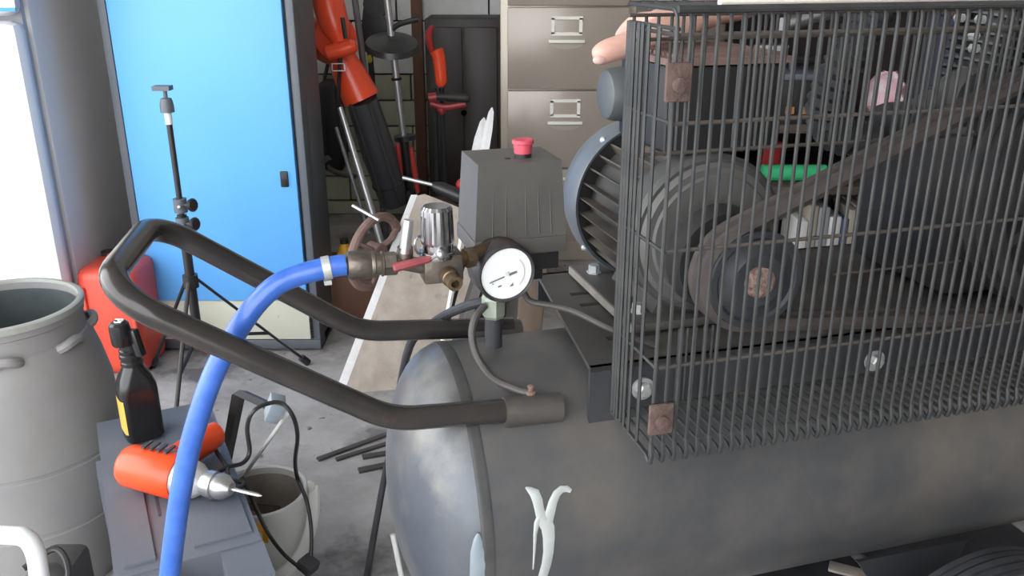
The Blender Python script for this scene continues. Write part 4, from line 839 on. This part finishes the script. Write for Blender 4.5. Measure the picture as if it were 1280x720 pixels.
tube(b, smooth_path(pts), .0066, 10); cp('power_cord', b, 'rubber')
# belt guard cage
vF, vB = -.255, -.145; u0c = .367; zT, zBt = PV(840, 12, vF).z, PV(818, 573, vF).z
pitch = (PV(1007, 40, vF).x - PV(875, 40, vF).x) / 8
rw = .0021
b = NB(); tube(b, [(u0c, vF, zT), (u0c + .70, vF, zT)], .0036, 8); cage = cp('belt_guard', b, 'wire')
b = NB(); tube(b, fillet([(u0c + .02, vB, zBt), (u0c + .02, vF, zBt), (u0c + .02, vF, zT), (u0c + .02, vB, zT)], [.006, .010], 4), rw, 6)
u1 = PV(845, 60, vF).x
b.free(); b = NB(); tube(b, fillet([(u1, vB, zBt), (u1, vF + .010, zBt), (u1, vF - .001, zBt - .006), (u1, vF - .0035, zBt + .006), (u1, vF, zBt + .02), (u1, vF, zT), (u1, vB, zT)], [.004, .003, .004, .01, .010], 3), [rw] * 4 + [rw * 1.3] * 10 + [rw] * 8, 6); wr = cp('wire', b, 'wire', cage)
nW = int((u0c + .70 - u1) / pitch)
for k in range(1, nW): again(wr, (k * pitch + random.uniform(-.0007, .0007), 0, 0))
b = NB(); tube(b, [(u0c, vF, zBt - .001), (u0c, vF, zT - .016)], rw, 6); sw_ = cp('wire', b, 'wire', cage)
for k in (.33, .54, .66, .76, .85, .93, 1.0): again(sw_, (random.uniform(-.0006, .0006), (vB - vF) * k, 0))
b = NB(); zB2 = PV(900, 187, vB).z; tube(b, [(u1 + .006, vB, zB2 - .003), (u1 + .006, vB, zT - .010)], rw * .85, 6); bw_ = cp('wire', b, 'wire', cage)
for k in range(1, nW - 1):
    if k: again(bw_, (k * pitch * 1.0 + random.uniform(-.001, .001), 0, 0))
b = NB(); zL1 = PV(940, 400, vB).z; tube(b, [(u1, vB, zBt), (u1, vB, zL1)], rw * .85, 6); lw_ = cp('wire', b, 'wire', cage)
lw_.location.x += 6 * pitch
for k in range(1, 5): again(lw_, (k * pitch * .8, 0, 0))
def hrow(px, py, v, uL=u0c, uR=u0c + .70, r=rw, m='cross_wire', nm='cross_wire'):
    z_ = PV(px, py, v).z; b = NB(); tube(b, [(uL, v + (rw * 1.6 if v == vF else -rw), z_), (uR, v + (rw * 1.6 if v == vF else -rw), z_)], r, 6); return cp(nm, b, m, cage)
for y in (43, 153, 310, 452): hrow(900, y, vF)
for y in (17, 47, 187): hrow(900, y, vB)
hrow(1110, 335, vB, uL=PV(1040, 345, vB).x, uR=PV(1200, 320, vB).x, r=rw * .8)
for zz in (zBt, zT):
    b = NB(); tube(b, [(u0c, vB, zz), (u0c + .70, vB, zz)], rw * 1.2, 8); cp('rear_rail', b, 'wire', cage)
b = NB(); tube(b, [(u0c + .05, vF + .018, zT + .0045), (u0c + .70, vF + .018, zT + .0045)], .0042, 8); cp('lit_edge_rail', b, 'wire_painted_light', cage, label='pale top rail with painted light')  # added rail, its pale colour stands in for light catching the top edge
for zz in (PV(900, 43, vF).z, PV(900, 153, vF).z, PV(900, 310, vF).z, PV(900, 452, vF).z, zBt, zT, zT - .017):
    b = NB(); tube(b, [(u0c + rw, vF, zz), (u0c + rw, vB, zz)], rw, 6); cp('side_wire', b, 'wire', cage)
for px, py, hw, hh in ((848, 103, .0128, .0175), (826, 524, .0135, .0175)):
    q = PV(px, py, vF - .006); b = NB(); bx(b, (q.x, vF - .0055, q.z), (hw * 2, .005, hh * 2)); tb_ = cp('clamp_plate', b, 'rust', cage, bev=.0015)
    b = NB(); lathe(b, [(0, 0), (0, .0075), (.004, .0075), (.005, .005), (.006, 0)], (q.x, vF - .008, q.z - .002), (0, -1, 0), 10); cp('clamp_bolt', b, 'rust', cage)
# wheels, axle, brackets
wq0, wq1 = PV(1240, 710, -.25), PV(1280, 675, -.25); wm = (wq0 + wq1) / 2; th = math.atan2(wq1.z - wq0.z, wq1.x - wq0.x)
WR = .187; wm = PV(1252, 690, -.275); wu = wm.x + math.sqrt(WR ** 2 - min(WR * .98, wm.z - WR) ** 2)
for s in (-1, 1):
    o_ = Vector((wu, s * .25, WR))
    prof = [(-.034, WR * .55), (-.038, WR * .72), (-.038, WR * .88), (-.032, WR * .965)]
    for t_ in (-.024, -.012, 0, .012, .024): prof += [(t_ - .0045, WR - abs(t_) * .12), (t_ + .0035, WR - abs(t_) * .12), (t_ + .0042, WR - .005), (t_ + .0072, WR - .005)]
    prof = prof[:-2] + [(.032, WR * .965), (.038, WR * .88), (.038, WR * .72), (.034, WR * .55)]
    b = NB(); lathe(b, prof, o_, (0, 1, 0), 64, closed=True); wh = cp('wheel', b, 'rubber')
    b = NB(); lathe(b, [(-.03, 0), (-.03, .03), (-.012, .035), (-.010, WR * .5), (-.03, WR * .56), (.03, WR * .56), (.01, WR * .5), (.012, .035), (.03, .03), (.03, 0)], o_, (0, 1, 0), 40); cp('rim', b, 'motor_grey', wh)
b = NB(); cyl(b, (wu, -.30, WR), (wu, .30, WR), .012, 14); cp('axle', b, 'dusty_steel')
for s in (-1, 1):
    b = NB(); prism(b, [(wu - .13, .31), (wu + .06, .31), (wu + .03, WR - .02), (wu - .03, WR - .02)], (0, s * .13 - .003, 0), (1, 0, 0), (0, 0, 1), (0, 1, 0), .006); cp('axle_bracket', b, 'flange')
for s in (-1, 1):
    b = NB(); tube(b, [(.30, s * .10, .30), (.29, s * .13, .0)], .018, 4); cp('foot', b, 'flange')

# ================================================================== BLUE AIR HOSE
hs = thing('air_hose', 'blue rubber air hose with brass coupling curving down from the regulator', 'hose', PV(213, 725, -.05), L)
hpts = [PV(432, 331, -.05), PV(418, 333, -.05), PV(395, 338, -.05), PV(370, 345, -.05), PV(345, 357, -.052), PV(322, 378, -.055), PV(302, 405, -.058), PV(283, 436, -.06), PV(266, 470, -.06), PV(250, 515, -.06), PV(236, 565, -.06), PV(226, 615, -.06), PV(218, 670, -.06), PV(211, 735, -.06)]
hpts += [hpts[-1] + Vector((-.02, 0, -.12)), hpts[-1] + Vector((-.02, .01, -.27)), hpts[-1] + Vector((-.01, -.03, hpts[-1].z * -1 + .045)), hpts[-1] + Vector((.04, -.12, hpts[-1].z * -1 + .014)), hpts[-1] + Vector((.10, -.25, hpts[-1].z * -1 + .0125))]
b = NB(); tube(b, smooth_path(hpts, 6), .0122, 18); obj('hose', b, 'hose', hs, frame=L)
q0, q1 = PV(403, 336, -.05), PV(413, 334, -.05); dd = (q1 - q0).normalized()
b = NB(); lathe(b, [(0, .0118), (0, .0136), (.009, .0136), (.009, .0118)], q0, dd, 24, closed=True); cl = obj('hose_clamp', b, 'zinc', hs, frame=L)
b = NB(); bx(b, q0 + dd * .0045 + Vector((0, -.004, -.0145)), (.008, .012, .005)); obj('clamp_screw', b, 'zinc', cl, frame=L)
a0 = PV(431, 332, -.05); a1 = PV(494, 329, -.05); dd = (a1 - a0).normalized(); ll = (a1 - a0).length
b = NB(); lathe(b, [(-.004, 0), (-.004, .008), (.002, .0085), (.003, .0150), (.006, .0165), (.026, .0165), (.029, .0150), (.030, .0155), (.033, .0155), (.034, .0125), (.040, .0125), (.041, .0145), (.043, .0145), (.044, 0)], a0, dd, 28); cq_ = obj('quick_coupling', b, 'nickel', hs, frame=L)
b = NB(); lathe(b, [(.042, 0), (.042, .0125), (.044, .0138), (ll, .0138), (ll + .002, .0125), (ll + .002, 0)], a0, dd, 6); obj('hex_fitting', b, 'nickel', hs, frame=L, angle=20)

# thin loose pieces under and beside the tank
b = NB(); q0, q1 = PZ(1075, 700, .02), PZ(1105, 726, .02); d = q1 - q0; tube(b, [q0 - d * 1.2, q1 + d], .004, 8); tag(obj('white_stick', b, 'white_plastic', base=q0), 'thin white stick on the floor under the tank', 'stick')
b = NB(); q = PZ(1070, 716, .012); bx(b, q, (.10, .03, .006), Euler((0, 0, R(-25))).to_matrix()); tag(obj('wood_chip', b, 'plank', bev=.002, base=q), 'pale flat wood chip lying under the tank', 'offcut')
b = NB(); q0, q1 = PY(491, 668, 1.32), PY(502, 722, 1.30); d = q1 - q0; tube(b, [q0, q1, q1 + d * (q1.z / -d.z) * .98], .005, 8); tag(obj('white_strip', b, 'white_plastic', base=q1), 'thin white plastic strip propped under the left end of the tank', 'strip')
b = NB(); bx(b, (PZ(1120, 720, 0).x, PZ(1120, 720, 0).y + .1, .004), (.62, .5, .008), Euler((0, 0, YAW)).to_matrix()); tag(obj('under_tank_shade', b, 'rubber', base=(PZ(1120, 720, 0).x, PZ(1120, 720, 0).y + .1, 0)), 'black sheet painting the shade on the floor beneath the tank', 'sheet')  # dark sheet laid in for the shade under the tank
# ================================================================== SHELVING BEHIND THE CAGE
Ys = 2.25
sh = thing('shelf_unit', 'dark wooden shelf unit with clutter seen through the cage', 'shelf', (1.15, 2.5, 0))
zs = [.12, PY(1040, 340, Ys).z, PY(1000, 229, Ys).z - .008, PY(1010, 152, Ys).z - .008, 1.15]
for z in zs:
    b = NB(); bx(b, (1.20, 2.47, z - .011), (1.36, .45, .022)); obj('shelf_board', b, 'dark_wood', sh, bev=.002)
for x in (.51, 1.89):
    b = NB(); bx(b, (x, 2.47, .60), (.025, .46, 1.2)); obj('side_panel', b, 'dark_wood', sh, bev=.002)
b = NB(); bx(b, (1.20, 2.70, .60), (1.38, .015, 1.2)); obj('back_panel', b, 'dark_brown', sh)
cs2 = thing('tool_box', 'black tool box with orange stickers on the shelf behind the cage', 'box', (PY(1018, 150, Ys).x, 2.35, zs[3]))
q0, q1 = PY(977, 100, Ys), PY(1062, 150, Ys)
b = NB(); bx(b, ((q0.x + q1.x) / 2, 2.35, (zs[3] + q0.z) / 2), (q1.x - q0.x, .18, q0.z - zs[3])); obj('body', b, 'black_plastic', cs2, bev=.006)
b = NB(); bx(b, ((q0.x + q1.x) / 2, 2.35, q0.z + .006), (q1.x - q0.x + .008, .185, .016)); obj('lid', b, 'rack_frame', cs2, bev=.004)
for px in (987, 1004):
    q = PY(px, 138, 2.26); b = NB(); bx(b, (q.x, 2.258, q.z), (.022, .003, .018)); obj('sticker', b, 'orange_dull', cs2)
b = NB(); tube(b, fillet([(q0.x + .05, 2.35, q0.z + .01), (q0.x + .05, 2.35, q0.z + .04), (q1.x - .05, 2.35, q0.z + .04), (q1.x - .05, 2.35, q0.z + .01)], .012), .008, 8); obj('handle', b, 'black_plastic', cs2)
wc = thing('paint_tin', 'white tin standing on the shelf left of the black tool box', 'tin', (PY(962, 80, 2.4).x, 2.42, zs[3]))
q = PY(964, 58, 2.42); b = NB(); lathe(b, [(zs[3] - q.z, 0), (zs[3] - q.z, .045), (-.004, .045), (0, .047), (.004, .045), (.004, 0)], q, (0, 0, 1), 24); obj('body', b, 'paper', wc)
b = NB(); lathe(b, [(0.002, 0), (.002, .040), (.006, .040), (.006, 0)], q, (0, 0, 1), 24); obj('lid', b, 'silver', wc)
b = NB(); q = PY(1118, 97, 2.3); ball(b, (q.x, 2.33, zs[3] + .062), .062, (.85, .8, 1.0), 14, 10)
for v_ in b.verts: v_.co += Vector((random.uniform(-.008, .008), random.uniform(-.008, .008), random.uniform(-.008, .004)))
tag(obj('crumpled_bag', b, 'pink', base=(q.x, 2.33, zs[3])), 'crumpled pink and white bag on the shelf right of the black tool box', 'bag')
b = NB(); q0, q1 = PY(957, 214, Ys + .03), PY(1036, 218, Ys + .03); zz = zs[2] + .022; cyl(b, (q0.x, Ys + .06, zz), (q1.x, Ys + .06, zz), .022, 16); gt = obj('green_tube', b, 'green', base=(q0.x, Ys + .06, zs[2])); tag(gt, 'bright green tube lying on the shelf behind the belt', 'tube')
b = NB(); cyl(b, (q1.x - .012, Ys + .045, zz - .006), (q1.x + .012, Ys + .045, zz - .006), .020, 14); o = obj('yellow_band', b, 'lime', frame=W); o.parent = gt; o.matrix_parent_inverse = MW[gt].inverted()
b = NB(); q = PY(964, 190, 2.4); bx(b, (q.x, 2.42, zs[2] + .045), (.05, .06, .09)); tag(obj('red_carton', b, 'vest_red', bev=.004, base=(q.x, 2.42, zs[2])), 'small red carton standing behind the green tube', 'carton')
x = PY(1003, 300, Ys).x; i = 0
while x < PY(1100, 300, Ys).x:
    wd = random.uniform(.018, .034); hh = random.uniform(.13, .175)
    b = NB(); bx(b, (x + wd / 2, 2.37, zs[1] + hh / 2), (wd - .002, .15, hh)); m = ['paper', 'book_tan', 'book_grey', 'paper', 'book_blue', 'book_tan'][i % 6]
    bo_ = obj('book', b, m, bev=.002, base=(x + wd / 2, 2.37, zs[1]))
    od = ['first', 'second', 'third', 'fourth', 'fifth', 'sixth', 'seventh', 'eighth', 'ninth', 'tenth', 'eleventh', 'twelfth'][i]
    tag(bo_, '%s book, %s from the left on the lower shelf behind the cage' % ({'paper': 'white', 'book_tan': 'tan', 'book_grey': 'grey', 'book_blue': 'dark blue'}[m], od), 'book', 'books on the lower shelf behind the cage')
    x += wd; i += 1

# ================================================================== PERSON reaching over the motor (frame L)
pr = thing('person', 'person in dark brown top resting a bare hand on the motor', 'person', (1.56, .60, 0), L)
def skin_obj(name, nodes, edges, m, root=0, sub=2):
    me = bpy.data.meshes.new(name); me.from_pydata([n[0] for n in nodes], edges, [])
    me.transform(MW[pr].inverted() @ L)
    o = bpy.data.objects.new(name, me); C.objects.link(o); o.parent = pr; MW[o] = MW[pr]
    s = o.modifiers.new('skin', 'SKIN'); s.use_smooth_shade = True; s.branch_smoothing = .4
    lay = me.skin_vertices[0].data if me.skin_vertices else None
    if lay is None:
        bm_ = bmesh.new(); bm_.from_mesh(me); bm_.verts.layers.skin.verify(); bm_.to_mesh(me); bm_.free(); lay = me.skin_vertices[0].data
    for i, n in enumerate(nodes):
        r_ = n[1]; lay[i].radius = r_ if isinstance(r_, tuple) else (r_, r_); lay[i].use_root = (i == root)
    d = o.modifiers.new('subdivision', 'SUBSURF'); d.levels = sub; d.render_levels = sub
    me.materials.append(M[m]); return o
def P(u, v, z): return Vector((u, v, z))
n = []; e = []
def add(p, r, par=None):
    n.append((p, r)); 
    if par is not None: e.append((par, len(n) - 1))
    return len(n) - 1
pel = add(P(1.56, .60, .95), (.12, .09)); wai = add(P(1.49, .57, 1.12), (.10, .08), pel); chs = add(P(1.34, .52, 1.32), (.12, .085), wai); nk0 = add(P(1.26, .48, 1.44), (.07, .065), chs); nk = add(P(1.232, .463, 1.485), .058, nk0); hd0 = add(P(1.198, .44, 1.55), (.085, .092), nk); hd1 = add(P(1.180, .427, 1.64), (.086, .098), hd0); hd2 = add(P(1.180, .43, 1.70), (.055, .065), hd1)
# right arm to the motor
sh_ = add(P(1.18, .40, 1.36), .042, chs); el = add(P(.885, .22, 1.155), .034, sh_); fa = add(P(.745, .145, 1.098), .032, el); wrt = add(P(.615, .088, 1.062), (.028, .023), fa)
pm = add(P(.560, .075, 1.055), (.036, .018), wrt); k1 = add(P(.512, .070, 1.047), (.040, .016), pm)
# fingers lie over the ribbed cover towards the far side, thumb reaches left and down
fb = [(-.018, .490, 1.046), (.000, .494, 1.049), (.018, .503, 1.048), (.034, .515, 1.043)]
fl_ = [.072, .080, .074, .058]
for (dv, uu, zz), l_ in zip(fb, fl_):
    a1 = add(P(uu, .075 + dv, zz), .0105, k1); dr_ = Vector((-.16, .98, -.10)).normalized()
    a2 = add(P(uu, .075 + dv, zz) + dr_ * l_ * .48, .0095, a1); a3 = add(P(uu, .075 + dv, zz) + dr_ * l_ * .78 + Vector((0, 0, -.010)), .0085, a2); add(P(uu, .075 + dv, zz) + dr_ * l_ * 1.0 + Vector((0, 0, -.022)), .0075, a3)
t0 = add(P(.525, .035, 1.040), .017, pm); t1 = add(P(.472, .010, 1.040), .0175, t0); t2 = add(P(.432, -.003, 1.026), .0160, t1); t3 = add(PV(753, 66, -.008), .0148, t2); t4 = add(PV(742, 74, -.008), .0105, t3)
# left arm
shl = add(P(1.48, .64, 1.38), .042, chs); ell = add(P(1.66, .72, 1.14), .036, shl); wl = add(P(1.72, .55, .95), (.03, .024), ell); pml = add(P(1.715, .51, .90), (.036, .018), wl)
for k in range(4):
    a1 = add(P(1.695 + k * .018, .48, .865), .010, pml); add(P(1.690 + k * .018, .465, .825), .0085, a1)
tl_ = add(P(1.685, .485, .90), .012, pml); add(P(1.67, .47, .87), .010, tl_)
for s in (-1, 1):
    hp_ = add(P(1.56 + s * .10, .57 + s * .03, .88), .045, pel); kn = add(P(1.57 + s * .12, .565 + s * .03, .49), .040, hp_); an = add(P(1.58 + s * .13, .60 + s * .03, .09), .042, kn); add(P(1.56 + s * .135, .50 + s * .03, .035), (.042, .032), an)
skin_obj('body', n, e, 'skin', 0)
# clothing over the same joints
cn = [(P(1.575, .605, .86), (.175, .135)), (P(1.49, .57, 1.12), (.148, .118)), (P(1.34, .52, 1.32), (.172, .128)), (P(1.265, .485, 1.42), (.085, .08)), (P(1.18, .40, 1.36), .082), (P(.885, .22, 1.155), .064), (P(.745, .145, 1.098), .058), (P(.655, .108, 1.074), .050), (P(1.48, .64, 1.38), .078), (P(1.66, .72, 1.14), .062), (P(1.725, .58, .98), .05)]
skin_obj('jumper', cn, [(0, 1), (1, 2), (2, 3), (2, 4), (4, 5), (5, 6), (6, 7), (2, 8), (8, 9), (9, 10)], 'cloth_brown')
b = NB(); tube(b, [P(1.535, .595, 1.04), P(1.55, .60, .97), P(1.56, .60, .88), P(1.56, .60, .80), P(1.56, .60, .75)], [.112, .118, .128, .125, .09], 24, flat=1.38)
for s in (-1, 1):
    tube(b, smooth_path([P(1.56 + s * .085, .60 + s * .02, .86), P(1.565 + s * .105, .595 + s * .02, .68), P(1.57 + s * .12, .59 + s * .03, .49), P(1.575 + s * .128, .595 + s * .03, .28), P(1.58 + s * .13, .60 + s * .03, .07)], 4), [.108] + [.105 - .0028 * k for k in range(16)], 18)
obj('trousers', b, 'cloth_navy', pr, frame=L)
for s in (-1, 1):
    b = NB(); ball(b, P(1.555 + s * .135, .53 + s * .03, .045), .06, (.85, 1.9, .75)); 
    for v_ in b.verts: v_.co.z = max(v_.co.z, .002)
    cp_o = obj('shoe', b, 'black_plastic', pr, frame=L)
b = NB(); ball(b, P(1.187, .437, 1.66), .098, (.86, 1.02, .86)); obj('hair', b, 'hair', pr, frame=L)
fd = Vector((-.55, -.83, -.15)).normalized(); fs = Vector((.83, -.55, 0)).normalized(); hc_ = P(1.187, .432, 1.595)
b = NB(); tube(b, [hc_ + fd * .075 + Vector((0, 0, .02)), hc_ + fd * .102 + Vector((0, 0, -.012)), hc_ + fd * .085 + Vector((0, 0, -.02))], [.008, .014, .010], 10); obj('nose', b, 'skin', pr, frame=L)
for s in (-1, 1):
    b = NB(); ball(b, hc_ + fd * .078 + fs * s * .03 + Vector((0, 0, .018)), .010, (1, 1, .7)); obj('eye', b, 'eye', pr, frame=L)
    b = NB(); ball(b, hc_ + fs * s * .078, .026, (.5, .8, 1.2)); obj('ear', b, 'skin', pr, frame=L)
b = NB(); ball(b, hc_ + fd * .082 + Vector((0, 0, -.045)), .02, (1.1, .7, .35)); obj('mouth', b, 'vest_red', pr, frame=L)
b = NB(); q = PV(749, 75, -.0185); ball(b, q, .007, (1.15, .5, .75), 10, 8); obj('thumb_nail', b, 'nail', pr, frame=L)
